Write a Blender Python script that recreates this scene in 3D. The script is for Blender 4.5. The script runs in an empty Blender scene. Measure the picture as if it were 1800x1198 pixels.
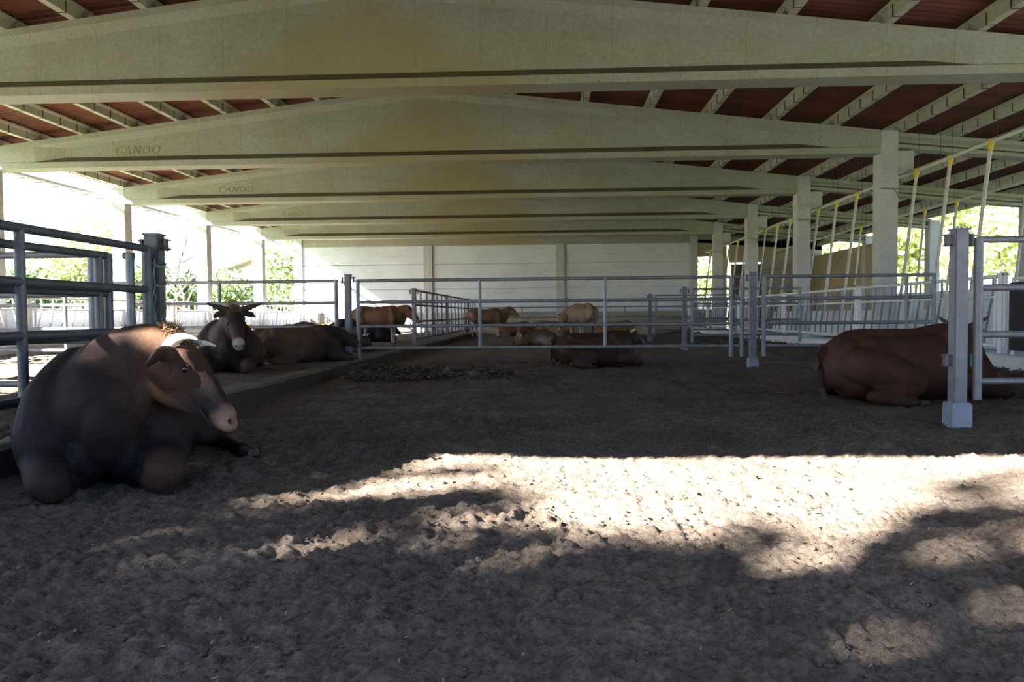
import bpy, bmesh, math, random
import numpy as np
from mathutils import Vector, Matrix, Euler
random.seed(7); rng = np.random.default_rng(7)
SC = bpy.context.scene
COL = SC.collection
PI = math.pi

# ------------------------------------------------------------------ camera, light, exposure
cam_d = bpy.data.cameras.new('camera'); cam = bpy.data.objects.new('camera', cam_d); COL.objects.link(cam)
cam_d.sensor_width = 36.0; cam_d.lens = 1350.0 / 1800.0 * 36.0; cam_d.clip_end = 600
cam.location = (0, 0, 1.1)
cam.rotation_euler = (Matrix.Rotation(-0.0466 + 0.0932, 3, 'Z') @ Matrix.Rotation(PI/2 - 0.0343, 3, 'X') @ Matrix.Rotation(-0.0086, 3, 'Z')).to_euler()
SC.camera = cam
SUNDIR = Vector((1.45, 1.13, -1.0)).normalized()
w = bpy.data.worlds.new('sky'); SC.world = w; w.use_nodes = True
nt = w.node_tree; nt.nodes.clear()
sky = nt.nodes.new('ShaderNodeTexSky'); sky.sky_type = 'NISHITA'; sky.sun_disc = False
sky.sun_elevation = math.radians(29.6); sky.sun_rotation = math.atan2(-SUNDIR.x, -SUNDIR.y)
sky.air_density = 1.0; sky.dust_density = 0.8; sky.ozone_density = 1.0
bg = nt.nodes.new('ShaderNodeBackground'); bg.inputs['Strength'].default_value = 0.50
wo = nt.nodes.new('ShaderNodeOutputWorld')
wb = nt.nodes.new('ShaderNodeMix'); wb.data_type = 'RGBA'; wb.blend_type = 'MULTIPLY'; wb.inputs[0].default_value = 1.0; wb.inputs[7].default_value = (0.90, 0.97, 1.16, 1)
nt.links.new(sky.outputs[0], wb.inputs[6]); nt.links.new(wb.outputs[2], bg.inputs[0]); nt.links.new(bg.outputs[0], wo.inputs[0])
sd = bpy.data.lights.new('sun', 'SUN'); sd.energy = 92.0; sd.angle = math.radians(0.53); sd.color = (1.0, 0.945, 0.90)
sun = bpy.data.objects.new('sun', sd); COL.objects.link(sun); sun.location = (-30, -20, 25)
sun.rotation_euler = SUNDIR.to_track_quat('-Z', 'Y').to_euler()
vs = SC.view_settings; vs.view_transform = 'Standard'; vs.look = 'None'; vs.exposure = 0.25; vs.gamma = 1.0; vs.use_curve_mapping = False
SC.cycles.max_bounces = 8; SC.cycles.diffuse_bounces = 5
SC.cycles.sample_clamp_indirect = 25.0

# ------------------------------------------------------------------ helpers
def tag(o, label=None, cat=None, group=None, kind=None):
    if label: o['label'] = label
    if cat: o['category'] = cat
    if group: o['group'] = group
    if kind: o['kind'] = kind
    return o
def empty(name, loc=(0, 0, 0), rz=0.0, parent=None):
    o = bpy.data.objects.new(name, None); COL.objects.link(o); o.location = loc; o.rotation_euler = (0, 0, rz)
    o.empty_display_size = 0.1
    if parent: o.parent = parent
    return o
def rawmesh(name, V, F, mat=None, smooth=False):
    me = bpy.data.meshes.new(name); me.from_pydata([tuple(v) for v in V], [], F); me.update()
    if smooth: me.shade_smooth()
    if mat: me.materials.append(mat)
    return me
def link(name, me, parent=None, loc=(0, 0, 0), rot=(0, 0, 0)):
    o = bpy.data.objects.new(name, me); COL.objects.link(o); o.location = loc; o.rotation_euler = rot
    if parent: o.parent = parent
    return o
class MB:
    def __init__(s): s.V = []; s.F = []
    def add(s, V, F):
        n = len(s.V); s.V += [tuple(v) for v in V]; s.F += [tuple(i + n for i in f) for f in F]; return s
    def box(s, x0, x1, y0, y1, z0, z1):
        V = [(x0,y0,z0),(x1,y0,z0),(x1,y1,z0),(x0,y1,z0),(x0,y0,z1),(x1,y0,z1),(x1,y1,z1),(x0,y1,z1)]
        return s.add(V, [(0,3,2,1),(4,5,6,7),(0,1,5,4),(1,2,6,5),(2,3,7,6),(3,0,4,7)])
    def tube(s, P, r, n=10, caps=True):
        P = [Vector(p) for p in P]; R = r if isinstance(r, (list, tuple)) else [r]*len(P)
        V = []; F = []
        for i, p in enumerate(P):
            t = (P[min(i+1, len(P)-1)] - P[max(i-1, 0)]).normalized()
            a = Vector((0,0,1)) if abs(t.z) < 0.9 else Vector((0,1,0))
            u = t.cross(a).normalized(); v = u.cross(t)
            for k in range(n):
                th = 2*PI*k/n; V.append(p + u*math.cos(th)*R[i] + v*math.sin(th)*R[i])
        for i in range(len(P)-1):
            for k in range(n):
                F.append((i*n+k, i*n+(k+1) % n, (i+1)*n+(k+1) % n, (i+1)*n+k))
        if caps: F.append(tuple(range(n-1, -1, -1))); F.append(tuple((len(P)-1)*n+k for k in range(n)))
        return s.add(V, F)
    def prism(s, poly, axis, a0, a1):
        n = len(poly); V = []
        for a in (a0, a1):
            for p in poly:
                V.append({'x': (a, p[0], p[1]), 'y': (p[0], a, p[1]), 'z': (p[0], p[1], a)}[axis])
        F = [tuple(range(n)), tuple(range(2*n-1, n-1, -1))] + [(i, i+n, (i+1) % n + n, (i+1) % n) for i in range(n)]
        return s.add(V, F)
    def ball(s, c, r, seg=10, rings=6):
        rx, ry, rz = r if isinstance(r, (list, tuple)) else (r, r, r)
        V = [(c[0], c[1], c[2]+rz)]; F = []
        for i in range(1, rings):
            ph = PI*i/rings
            for k in range(seg):
                th = 2*PI*k/seg; V.append((c[0]+rx*math.sin(ph)*math.cos(th), c[1]+ry*math.sin(ph)*math.sin(th), c[2]+rz*math.cos(ph)))
        V.append((c[0], c[1], c[2]-rz)); L = len(V)-1
        for k in range(seg):
            F.append((0, 1+k, 1+(k+1) % seg)); F.append((L, L-seg+(k+1) % seg, L-seg+k))
            for i in range(rings-2):
                a = 1+i*seg; F.append((a+k, a+seg+k, a+seg+(k+1) % seg, a+(k+1) % seg))
        return s.add(V, F)
    def mesh(s, name, mat=None, smooth=False): 
        me = rawmesh(name, s.V, s.F, mat, smooth)
        bm = bmesh.new(); bm.from_mesh(me); bmesh.ops.recalc_face_normals(bm, faces=bm.faces); bm.to_mesh(me); bm.free()
        if smooth:
            me.set_sharp_from_angle(angle=math.radians(50))
        return me
    def build(s, name, mat=None, parent=None, smooth=False, loc=(0,0,0), rot=(0,0,0)):
        return link(name, s.mesh(name, mat, smooth), parent, loc, rot)

# value noise
_perm = rng.permutation(4096)
_rv = rng.random(4096)
def _h(ix, iy): return _rv[_perm[(ix + 157*iy) & 4095]]
def vnoise(x, y):
    ix = np.floor(x).astype(int); iy = np.floor(y).astype(int); fx = x-ix; fy = y-iy
    fx = fx*fx*fx*(fx*(fx*6-15)+10); fy = fy*fy*fy*(fy*(fy*6-15)+10)
    a = _h(ix, iy); b = _h(ix+1, iy); c = _h(ix, iy+1); d = _h(ix+1, iy+1)
    return (a*(1-fx)+b*fx)*(1-fy)+(c*(1-fx)+d*fx)*fy

# ------------------------------------------------------------------ materials
def mat(name, col=(0.5,0.5,0.5), rough=0.8, metal=0.0, spec=0.3):
    m = bpy.data.materials.new(name); m.use_nodes = True
    b = m.node_tree.nodes['Principled BSDF']
    b.inputs['Base Color'].default_value = (*col, 1); b.inputs['Roughness'].default_value = rough
    b.inputs['Metallic'].default_value = metal; b.inputs['Specular IOR Level'].default_value = spec
    return m
class NT:
    def __init__(s, m): s.m = m; s.t = m.node_tree; s.b = s.t.nodes['Principled BSDF']
    def n(s, typ, **kw):
        o = s.t.nodes.new(typ)
        for k, v in kw.items():
            if k in o.inputs: o.inputs[k].default_value = v
            else: setattr(o, k, v)
        return o
    def l(s, a, b): s.t.links.new(a, b)
    def coord(s, scale=(1,1,1), which='Object'):
        tc = s.n('ShaderNodeTexCoord'); mp = s.n('ShaderNodeMapping'); mp.inputs['Scale'].default_value = scale
        s.l(tc.outputs[which], mp.inputs[0]); return mp.outputs[0]
    def noise(s, vec, scale, detail=4, rough=0.55):
        o = s.n('ShaderNodeTexNoise', Scale=scale, Detail=detail, Roughness=rough); s.l(vec, o.inputs['Vector']); return o.outputs['Fac']
    def ramp(s, fac, stops):
        r = s.n('ShaderNodeValToRGB'); e = r.color_ramp.elements
        while len(e) < len(stops): e.new(0.5)
        for i, (p, c) in enumerate(stops): e[i].position = p; e[i].color = (*c, 1) if len(c) == 3 else c
        s.l(fac, r.inputs[0]); return r.outputs[0]
    def mix(s, fac, a, b, mode='MIX'):
        o = s.n('ShaderNodeMix', data_type='RGBA', blend_type=mode)
        for sock, v in ((o.inputs[0], fac), (o.inputs[6], a), (o.inputs[7], b)):
            if hasattr(v, 'links') or isinstance(v, bpy.types.NodeSocket): s.l(v, sock)
            elif isinstance(v, (int, float)): sock.default_value = v
            else: sock.default_value = (*v, 1)
        return o.outputs[2]
    def bump(s, h, strength=0.3, dist=0.02):
        o = s.n('ShaderNodeBump', Strength=strength, Distance=dist); s.l(h, o.inputs['Height']); s.l(o.outputs[0], s.b.inputs['Normal'])
    def color(s, c): s.l(c, s.b.inputs['Base Color'])
def concrete(name, c0, c1, stain=(0.20,0.16,0.10), stain_amt=0.35, pits=True, lines=0.0, bump=0.25):
    m = mat(name, c0, 0.9, 0, 0.2); k = NT(m)
    v = k.coord()
    base = k.ramp(k.noise(v, 0.9, 6, 0.6), [(0.3, c0), (0.7, c1)])
    fine = k.ramp(k.noise(v, 18, 5, 0.7), [(0.25, (0.78,0.78,0.78)), (0.7, (1.08,1.08,1.06))])
    base = k.mix(1.0, base, fine, 'MULTIPLY')
    st = k.ramp(k.noise(k.coord((0.35, 0.35, 1.3)), 1.6, 7, 0.7), [(0.52, (0,0,0)), (0.75, (stain_amt,)*3)])
    base = k.mix(st, base, stain)
    if pits:
        vo = k.n('ShaderNodeTexVoronoi', Scale=6.0); k.l(v, vo.inputs['Vector'])
        msk = k.ramp(k.noise(v, 0.8, 2), [(0.48, (0,0,0)), (0.6, (1,1,1))])
        p = k.ramp(vo.outputs['Distance'], [(0.05, (0.75,)*3), (0.1, (0,0,0))])
        pp = k.mix(1.0, p, msk, 'MULTIPLY')
        base = k.mix(pp, base, (0.09,0.08,0.06))
    if lines:
        sp = k.n('ShaderNodeSeparateXYZ'); k.l(v, sp.inputs[0])
        a = k.n('ShaderNodeMath', operation='MULTIPLY'); k.l(sp.outputs[0], a.inputs[0]); a.inputs[1].default_value = 1.0/lines
        f = k.n('ShaderNodeMath', operation='FRACT'); k.l(a.outputs[0], f.inputs[0])
        ln = k.ramp(f.outputs[0], [(0.0, (0.55,)*3), (0.012, (0,0,0))])
        base = k.mix(ln, base, (0.10,0.09,0.07))
    k.color(base); k.bump(k.noise(v, 25, 6, 0.7), bump, 0.01)
    return m
M = {}
M['beam'] = concrete('beam_concrete', (0.30,0.295,0.24), (0.35,0.355,0.325), lines=1.07, stain_amt=0.35)
def beam_ridge_tone_and_dust(m):  # brown triangle widening downwards from the ridge; dust on low upward faces
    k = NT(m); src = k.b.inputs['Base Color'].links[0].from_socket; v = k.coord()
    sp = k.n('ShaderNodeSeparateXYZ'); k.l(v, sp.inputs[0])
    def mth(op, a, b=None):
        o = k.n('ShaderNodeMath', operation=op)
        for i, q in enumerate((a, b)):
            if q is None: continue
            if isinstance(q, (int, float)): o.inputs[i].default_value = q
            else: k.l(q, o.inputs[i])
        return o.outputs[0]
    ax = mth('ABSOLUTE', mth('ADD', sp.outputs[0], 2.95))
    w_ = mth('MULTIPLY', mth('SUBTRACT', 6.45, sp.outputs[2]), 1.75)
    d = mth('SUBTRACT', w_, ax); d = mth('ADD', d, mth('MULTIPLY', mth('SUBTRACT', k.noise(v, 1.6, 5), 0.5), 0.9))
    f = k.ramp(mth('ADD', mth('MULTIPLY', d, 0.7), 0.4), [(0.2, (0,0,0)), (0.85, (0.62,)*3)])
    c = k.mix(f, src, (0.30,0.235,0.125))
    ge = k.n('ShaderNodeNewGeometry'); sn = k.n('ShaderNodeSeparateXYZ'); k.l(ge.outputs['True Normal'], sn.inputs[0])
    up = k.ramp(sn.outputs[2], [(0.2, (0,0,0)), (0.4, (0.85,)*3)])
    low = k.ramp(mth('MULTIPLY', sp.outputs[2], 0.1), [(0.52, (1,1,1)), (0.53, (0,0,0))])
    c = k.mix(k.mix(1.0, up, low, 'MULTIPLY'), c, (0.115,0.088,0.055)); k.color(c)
beam_ridge_tone_and_dust(M['beam'])
M['column'] = concrete('column_concrete', (0.40,0.415,0.42), (0.47,0.48,0.485), stain_amt=0.3)
M['purlin'] = concrete('purlin_concrete', (0.40,0.395,0.32), (0.48,0.475,0.40), pits=False, stain_amt=0.2)
M['wall'] = concrete('wall_concrete', (0.54,0.60,0.68), (0.62,0.68,0.76), pits=False, stain=(0.35,0.31,0.24), stain_amt=0.4)
M['base'] = concrete('dirty_concrete', (0.30,0.27,0.22), (0.38,0.35,0.30), stain=(0.16,0.12,0.08), stain_amt=0.8)
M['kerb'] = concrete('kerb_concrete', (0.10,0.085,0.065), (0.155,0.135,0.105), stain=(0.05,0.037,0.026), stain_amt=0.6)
M['curb_white'] = concrete('limewashed_concrete', (0.52,0.53,0.55), (0.66,0.66,0.66), stain=(0.22,0.19,0.15), stain_amt=0.7)
M['bright'] = concrete('whitewash', (0.70,0.72,0.74), (0.78,0.79,0.80), pits=False, stain=(0.4,0.37,0.3), stain_amt=0.3)
M['tan'] = concrete('tan_wall', (0.36,0.31,0.21), (0.42,0.37,0.26), pits=False, stain_amt=0.5)

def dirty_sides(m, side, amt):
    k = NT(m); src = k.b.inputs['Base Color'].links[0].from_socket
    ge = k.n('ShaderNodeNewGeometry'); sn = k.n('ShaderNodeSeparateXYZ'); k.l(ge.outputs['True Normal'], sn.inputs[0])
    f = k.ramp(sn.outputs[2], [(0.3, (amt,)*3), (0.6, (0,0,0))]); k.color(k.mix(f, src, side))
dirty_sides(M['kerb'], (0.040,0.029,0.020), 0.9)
def sheet_mat():
    m = mat('roof_sheet', (0.30,0.10,0.055), 0.85, 0, 0.2); k = NT(m); v = k.coord()
    c = k.ramp(k.noise(k.coord((0.3, 2.0, 1)), 1.5, 5, 0.6), [(0.3, (0.11,0.042,0.027)), (0.75, (0.19,0.078,0.05))])
    k.color(c); return m
M['sheet'] = sheet_mat()
def steel_mat(name, c0, c1, rust=0.35, rough=0.5, metal=0.35):
    m = mat(name, c0, rough, metal, 0.4); k = NT(m); v = k.coord()
    c = k.ramp(k.noise(v, 7, 4), [(0.3, c0), (0.7, c1)])
    r = k.ramp(k.noise(v, 3.1, 6, 0.7), [(0.55, (0,0,0)), (0.72, (rust,)*3)])
    k.color(k.mix(r, c, (0.13,0.075,0.04))); k.bump(k.noise(v, 60, 3), 0.1, 0.003); return m
M['steel'] = steel_mat('galvanised_steel', (0.15,0.165,0.19), (0.23,0.25,0.28), 0.5)
M['steel_post'] = steel_mat('galvanised_post', (0.12,0.13,0.15), (0.18,0.195,0.22), 0.5)
M['steel_dark'] = steel_mat('weathered_steel', (0.07,0.075,0.09), (0.12,0.125,0.145), 0.6)
M['steel_white'] = steel_mat('pale_feed_barrier_steel', (0.62,0.64,0.66), (0.72,0.74,0.76), 0.12, 0.5, 0.1)
M['pvc'] = steel_mat('dusty_white_plastic', (0.46,0.50,0.42), (0.56,0.60,0.50), 0.15, 0.5, 0.0)
M['pvc_drop'] = steel_mat('grey_plastic_tube', (0.40,0.39,0.36), (0.52,0.50,0.46), 0.25, 0.5, 0.0)
M['yellow'] = mat('yellow_plastic', (0.62,0.45,0.04), 0.5)
M['wire'] = mat('wire', (0.06,0.055,0.05), 0.6, 0.5)
M['rope'] = mat('rope', (0.18,0.21,0.19), 0.95)
M['black'] = mat('black_rubber', (0.018,0.018,0.024), 0.7)
M['sleeve'] = steel_mat('worn_foot_sleeve', (0.17,0.21,0.28), (0.28,0.31,0.37), 0.5)
M['bluep'] = mat('blue_plastic', (0.03,0.09,0.30), 0.45)
M['door'] = concrete('brown_door', (0.10,0.075,0.055), (0.14,0.11,0.08), pits=False)

def dirt_mat():
    m = mat('dung_soil', (0.1,0.08,0.06), 0.95, 0, 0.25); k = NT(m); v = k.coord()
    c = k.ramp(k.noise(v, 1.1, 8, 0.7), [(0.3, (0.095,0.072,0.054)), (0.55, (0.155,0.122,0.093)), (0.75, (0.25,0.205,0.158))])
    f = k.ramp(k.noise(v, 34, 6, 0.75), [(0.30, (0.42,0.42,0.42)), (0.66, (1.5,1.48,1.44))])
    c = k.mix(1.0, c, f, 'MULTIPLY')
    vo = k.n('ShaderNodeTexVoronoi', Scale=55.0); k.l(v, vo.inputs['Vector'])
    s_ = k.ramp(vo.outputs['Distance'], [(0.06, (0.6,)*3), (0.12, (0,0,0))])
    msk = k.ramp(k.noise(v, 9, 2), [(0.55, (0,0,0)), (0.7, (1,1,1))])
    c = k.mix(k.mix(1.0, s_, msk, 'MULTIPLY'), c, (0.36,0.30,0.20))
    k.color(c)
    n1 = k.noise(v, 22, 7, 0.75)
    k.bump(n1, 1.0, 0.05); return m
M['dirt'] = dirt_mat()
M['clod'] = M['dirt']; M['dark_clod'] = mat('wet_dung', (0.045,0.034,0.027), 0.85, 0, 0.3)
M['straw'] = mat('straw', (0.42,0.34,0.18), 0.8); M['chaff'] = mat('chaff', (0.24,0.20,0.13), 0.8)
def grass_mat():
    m = mat('field_grass', (0.2,0.3,0.06), 0.95, 0, 0.1); k = NT(m); v = k.coord()
    k.color(k.ramp(k.noise(v, 0.5, 8, 0.7), [(0.3, (0.13,0.17,0.06)), (0.7, (0.21,0.24,0.11))])); return m
M['grass'] = grass_mat()
def leaf_mat(name, a, b):
    m = mat(name, a, 0.7, 0, 0.2); k = NT(m); v = k.coord()
    c = k.ramp(k.noise(v, 1.4, 5, 0.7), [(0.3, a), (0.7, b)]); k.color(c)
    tr = k.n('ShaderNodeBsdfTranslucent'); k.l(c, tr.inputs[0]); mx = k.n('ShaderNodeMixShader'); mx.inputs[0].default_value = 0.35
    out = [n for n in k.t.nodes if n.type == 'OUTPUT_MATERIAL'][0]
    k.l(k.b.outputs[0], mx.inputs[1]); k.l(tr.outputs[0], mx.inputs[2]); k.l(mx.outputs[0], out.inputs[0]); return m
M['leaf'] = leaf_mat('leaf_green', (0.16,0.22,0.10), (0.26,0.32,0.16))
M['leaf_light'] = leaf_mat('leaf_yellow_green', (0.40,0.46,0.20), (0.56,0.60,0.34))
M['leaf_dark'] = leaf_mat('leaf_dark', (0.07,0.12,0.06), (0.13,0.19,0.10))
M['bark'] = concrete('bark', (0.22,0.19,0.16), (0.32,0.28,0.24), pits=False)
M['white'] = mat('white_render', (0.75,0.74,0.70), 0.9)
M['tile'] = mat('pale_tile_roof', (0.75,0.68,0.62), 0.9)

# ------------------------------------------------------------------ floor
LP = 0.20    # level of the left pen
def ground_z(X, Y):
    z = 0.05*(vnoise(X*0.45+3, Y*0.45)-0.5) + 0.045*(vnoise(X*1.7, Y*1.7+9)-0.5)
    rough = 0.6 + 0.8*vnoise(X*0.8+20, Y*0.8)
    b = np.abs(vnoise(X*7.1, Y*7.1+4)-0.5)*2
    z = z + rough*0.020*(0.5-b)
    z = z + rough*0.024*(vnoise(X*16+7, Y*14)-0.5)
    z = z + rough*0.020*(vnoise(X*35+1, Y*31)-0.5)
    z = z + 0.013*(vnoise(X*63+1, Y*59)-0.5)
    cl = lambda f, th, ox: np.clip((vnoise(X*f+ox, Y*f*0.93+ox*1.7)-th)/0.10, 0, 1)
    z = z + rough*(0.009*cl(9.5, 0.60, 3.1)+0.011*cl(17.0, 0.58, 11.3)+0.007*cl(31.0, 0.58, 7.7))
    # trodden ridge of dung in the middle of the pen
    rid = np.exp(-((Y-12.7-0.15*np.sin(X*2.0))/0.28)**2)*np.clip((X+3.6)/0.4, 0, 1)*np.clip((-0.3-X)/0.8, 0, 1)
    z = z + rid*(0.07+0.16*vnoise(X*6, Y*6))
    # banked clods at the lit strip on the right and against the right kerb
    z = z + 0.035*np.exp(-((Y-6.2)/0.35)**2)*np.clip((X-0.8)/1.5, 0, 1)*vnoise(X*6+5, Y*6)*1.6
    bank = np.clip((X-6.2)/1.3, 0, 1)
    z = z + bank*(0.05+0.10*vnoise(X*2.2, Y*2.2)+0.04*vnoise(X*9, Y*9))
    return z
GV = []; GF = []
def patch(x0, x1, y0, y1, dx, dy, base):
    xs = np.linspace(x0, x1, max(2, int(round((x1-x0)/dx))+1)); ys = np.linspace(y0, y1, max(2, int(round((y1-y0)/dy))+1))
    X, Y = np.meshgrid(xs, ys); Z = ground_z(X, Y)+base
    off = sum(len(v) for v in GV); nx = len(xs); ny = len(ys)
    GV.append(np.stack([X.ravel(), Y.ravel(), Z.ravel()], 1))
    i = np.arange((nx-1)*(ny-1)); r = i//(nx-1); c = i % (nx-1); a = off+r*nx+c
    GF.append(np.stack([a, a+1, a+nx+1, a+nx], 1))
patch(-3.9, 3.0, 1.6, 4.6, 0.016, 0.014, 0); patch(3.0, 8.0, 1.6, 4.6, 0.08, 0.08, 0)
patch(-3.9, 5.4, 4.56, 8.2, 0.026, 0.026, 0); patch(5.35, 8.0, 4.56, 8.2, 0.05, 0.05, 0)
patch(-3.9, 8.0, 8.1, 18.0, 0.055, 0.055, 0); patch(-3.9, 8.0, 17.8, 42.6, 0.11, 0.14, 0)
patch(-14.2, -7.0, 4.0, 42.6, 0.10, 0.11, LP-0.01); patch(-7.0, -4.0, 4.0, 22.0, 0.05, 0.05, LP-0.005); patch(-7.0, -4.0, 21.9, 42.6, 0.10, 0.11, LP-0.005); patch(-14.2, -4.1, -4.0, 4.0, 0.3, 0.3, LP-0.01)
patch(-4.1, 15.0, -8.0, 1.6, 0.15, 0.15, 0); patch(-14.2, -4.1, -8.0, -4.0, 0.3, 0.3, 0)
patch(-14.2, 15.0, -8.0, 42.6, 1.0, 1.0, -0.11)
V = np.concatenate(GV); F = np.concatenate(GF)
me = bpy.data.meshes.new('floor'); me.vertices.add(len(V)); me.vertices.foreach_set('co', V.ravel().astype(np.float32))
me.loops.add(len(F)*4); me.loops.foreach_set('vertex_index', F.ravel().astype(np.int32))
me.polygons.add(len(F)); me.polygons.foreach_set('loop_start', (np.arange(len(F))*4).astype(np.int32)); me.polygons.foreach_set('loop_total', np.full(len(F), 4, np.int32))
me.update(); me.shade_smooth(); me.materials.append(M['dirt'])
fl = link('floor', me); tag(fl, 'brown trodden earth and dung floor of the cattle pens', 'floor', kind='structure')
mb = MB(); mb.box(7.95, 15.0, 1.7, 42.5, -0.1, 0.06); o = mb.build('concrete_passage', M['wall']); tag(o, 'pale concrete feed passage behind the right-hand feed barrier', 'floor', kind='structure')

# outdoors ground
def field(name, x0, x1, y0, y1, n, zf, label):
    xs = np.linspace(x0, x1, n); ys = np.linspace(y0, y1, n); V = [(x, y, zf(x, y)) for y in ys for x in xs]
    F = [(j*n+i, j*n+i+1, (j+1)*n+i+1, (j+1)*n+i) for j in range(n-1) for i in range(n-1)]
    o = link(name, rawmesh(name, V, F, M['grass'], True)); tag(o, label, 'field', kind='structure'); return o
field('ground_field', -160, -14.1, -60, 220, 40, lambda x, y: -0.15+0.018*max(0, -x-20)+0.2*math.sin(x*0.07+y*0.05), 'sunny green meadow beyond the open left side of the barn')
field('ground_verge', 15.2, 90, -60, 220, 30, lambda x, y: -0.1+0.03*max(0, x-22), 'sunny grass bank beyond the right side of the barn')
o = MB().box(-14.1, 15.2, -60, -8, -0.3, -0.02).build('ground_yard', M['dirt']); tag(o, 'bare earth yard in front of the open end of the barn', 'yard', kind='structure')
nb = empty('light_blocking_shed', (4, -11.0, 0)); tag(nb, 'unseen dark shed added behind the photographer to block front light', 'building', kind='thing')  # unseen shed added to cut sky light from the open front
MB().box(-11, 12, -9, 0, -0.1, 4.4).build('blocker_wall', M['door'], nb)
MB().prism([(-9.6, 4.3), (0.6, 4.3), (0.6, 4.4), (-4.5, 5.6), (-9.6, 4.4)], 'x', -11.4, 12.4).build('roof', M['sheet'], nb)  # roof of the added, unseen light-blocking shed
field('ground_rear', -14.1, 15.2, 42.9, 220, 20, lambda x, y: -0.1, 'grass behind the end wall of the barn')

# clods and straw
def clods(name, n, xr, yr, smin, smax, base, label, mt, cat):
    V = []; F = []
    ico = [(0,0,1),(0.9,0,0.1),(0.28,0.85,0.1),(-0.73,0.53,0.1),(-0.73,-0.53,0.1),(0.28,-0.85,0.1),(0,0,-0.8)]
    tri = [(0,1,2),(0,2,3),(0,3,4),(0,4,5),(0,5,1),(6,2,1),(6,3,2),(6,4,3),(6,5,4),(6,1,5)]
    for i in range(n):
        y = yr[0]*(yr[1]/yr[0])**random.random(); x = random.uniform(*xr)
        if name == 'straw_flecks':
            pass
        z = float(ground_z(np.array(x), np.array(y)))+base
        s = smin+(smax-smin)*random.random()**3; a = random.random()*6.28; c_, s_ = math.cos(a), math.sin(a)
        sx, sy, sz = s*random.uniform(0.7,1.4), s*random.uniform(0.6,1.1), s*random.uniform(0.4,0.8)
        off = len(V)
        for p in ico:
            px, py, pz = p[0]*sx*random.uniform(0.7,1.2), p[1]*sy*random.uniform(0.7,1.2), p[2]*sz*random.uniform(0.7,1.1)
            V.append((x+px*c_-py*s_, y+px*s_+py*c_, z+pz+sz*0.25))
        F += [tuple(off+j for j in t) for t in tri]
    o = link(name, rawmesh(name, V, F, mt, True)); tag(o, label, cat, kind='stuff'); return o
clods('dung_clods', 9000, (-3.6, 6.2), (2.1, 14), 0.004, 0.022, 0, 'small dry clods of dung scattered over the pen floor', M['clod'], 'dung')
clods('dung_crumbs', 15000, (-3.4, 4.4), (2.0, 7.5), 0.004, 0.016, 0, 'fine dry crumbs of dung covering the nearest floor', M['clod'], 'dung')
clods('ridge_clods', 900, (-3.3, -0.6), (12.2, 13.2), 0.02, 0.075, 0.06, 'dark ridge of churned dung clods in the middle of the pen', M['dark_clod'], 'dung')
clods('bank_clods', 2600, (5.8, 7.5), (8, 34), 0.02, 0.07, 0.02, 'heaped dung clods lying along the right-hand feed kerb', M['clod'], 'dung')
mb = MB()
for i in range(700):
    y = 2.1*(20/2.1)**random.random(); x = random.uniform(-3.6, 5.5); z = float(ground_z(np.array(x), np.array(y)))+0.006
    a = random.random()*3.14; L = random.uniform(0.004, 0.013); dx, dy = L*math.cos(a), L*math.sin(a); wx, wy = -0.0015*math.sin(a)*1.3, 0.0015*math.cos(a)*1.3
    h = random.uniform(0, 0.01)
    mb.add([(x-dx-wx, y-dy-wy, z), (x+dx-wx, y+dy-wy, z+h), (x+dx+wx, y+dy+wy, z+h+0.002), (x-dx+wx, y-dy+wy, z+0.002)], [(0,1,2,3)])
o = link('straw_flecks', rawmesh('straw_flecks', mb.V, mb.F, M['chaff'])); tag(o, 'tiny pale straw stalks scattered over the pen floor', 'straw', kind='stuff')

# ------------------------------------------------------------------ barn structure
S = 6.0; YB = [0.48+S*k for k in range(0, 7)]       # front faces of the portal beams
XL, XR = -13.70, 7.80; RX = -2.95; ZB = 4.80; ZE = 5.34; ZP = 6.60
YEND = 42.48
def ztop(x):
    if x <= RX: return ZE+(ZP-ZE)*(x-XL)/(RX-XL)
    if x <= 8.22: return ZE+(ZP-ZE)*(XR-x)/(XR-RX)
    return 5.30-0.098*(x-8.22)
def beam(k, x0, x1):
    y0 = YB[k]; b = 0.25; yc = y0+b; V = []; F = []
    xs = [x0, x0+1.1, x0+1.8, x0+4, RX-3, RX-0.02, RX+0.02, RX+3, x1-4, x1-1.8, x1-1.1, x1]
    for i, x in enumerate(xs):
        e = {0: 1, 1: 1, 11: 1, 10: 1}.get(i, 0)
        w_ = 0.08*(1-e)+0.245*e; zt = ztop(x); tb = 0.20
        hb = 0.14; hc = hb+0.13*(1-e)+0.01
        tf = 0.12; tc = tf+0.12*(1-e)+0.01; tb = 0.22 if not e else 0.245
        sec = [(-b, ZB), (-b, ZB+hb), (-w_, ZB+hc), (-w_, zt-tc), (-tb, zt-tf), (-tb, zt)]
        sec = sec+[(-a, z) for a, z in sec[::-1]]
        V += [(x, yc+a, z) for a, z in sec]
    n = 12
    for i in range(len(xs)-1):
        for j in range(n): F.append((i*n+j, (i+1)*n+j, (i+1)*n+(j+1) % n, i*n+(j+1) % n))
    F += [tuple(range(n)), tuple(range((len(xs)-1)*n+n-1, (len(xs)-1)*n-1, -1))]
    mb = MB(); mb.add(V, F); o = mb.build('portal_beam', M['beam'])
    return o
ordn = ['first', 'second', 'third', 'fourth', 'fifth', 'sixth']
beams = []
BL = ['concrete portal beam overhead at the open front end of the barn', 'next-to-front concrete portal beam just above the photographer',
      'nearest deep concrete roof beam crossing the whole top of the view', 'concrete gable beam with its peak in view, carved lettering at left',
      'roof beam just behind the peaked one, carved lettering near its left end', 'roof beam two behind the peaked one, faint carved lettering',
      'farthest free roof beam, just in front of the end wall']
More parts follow.
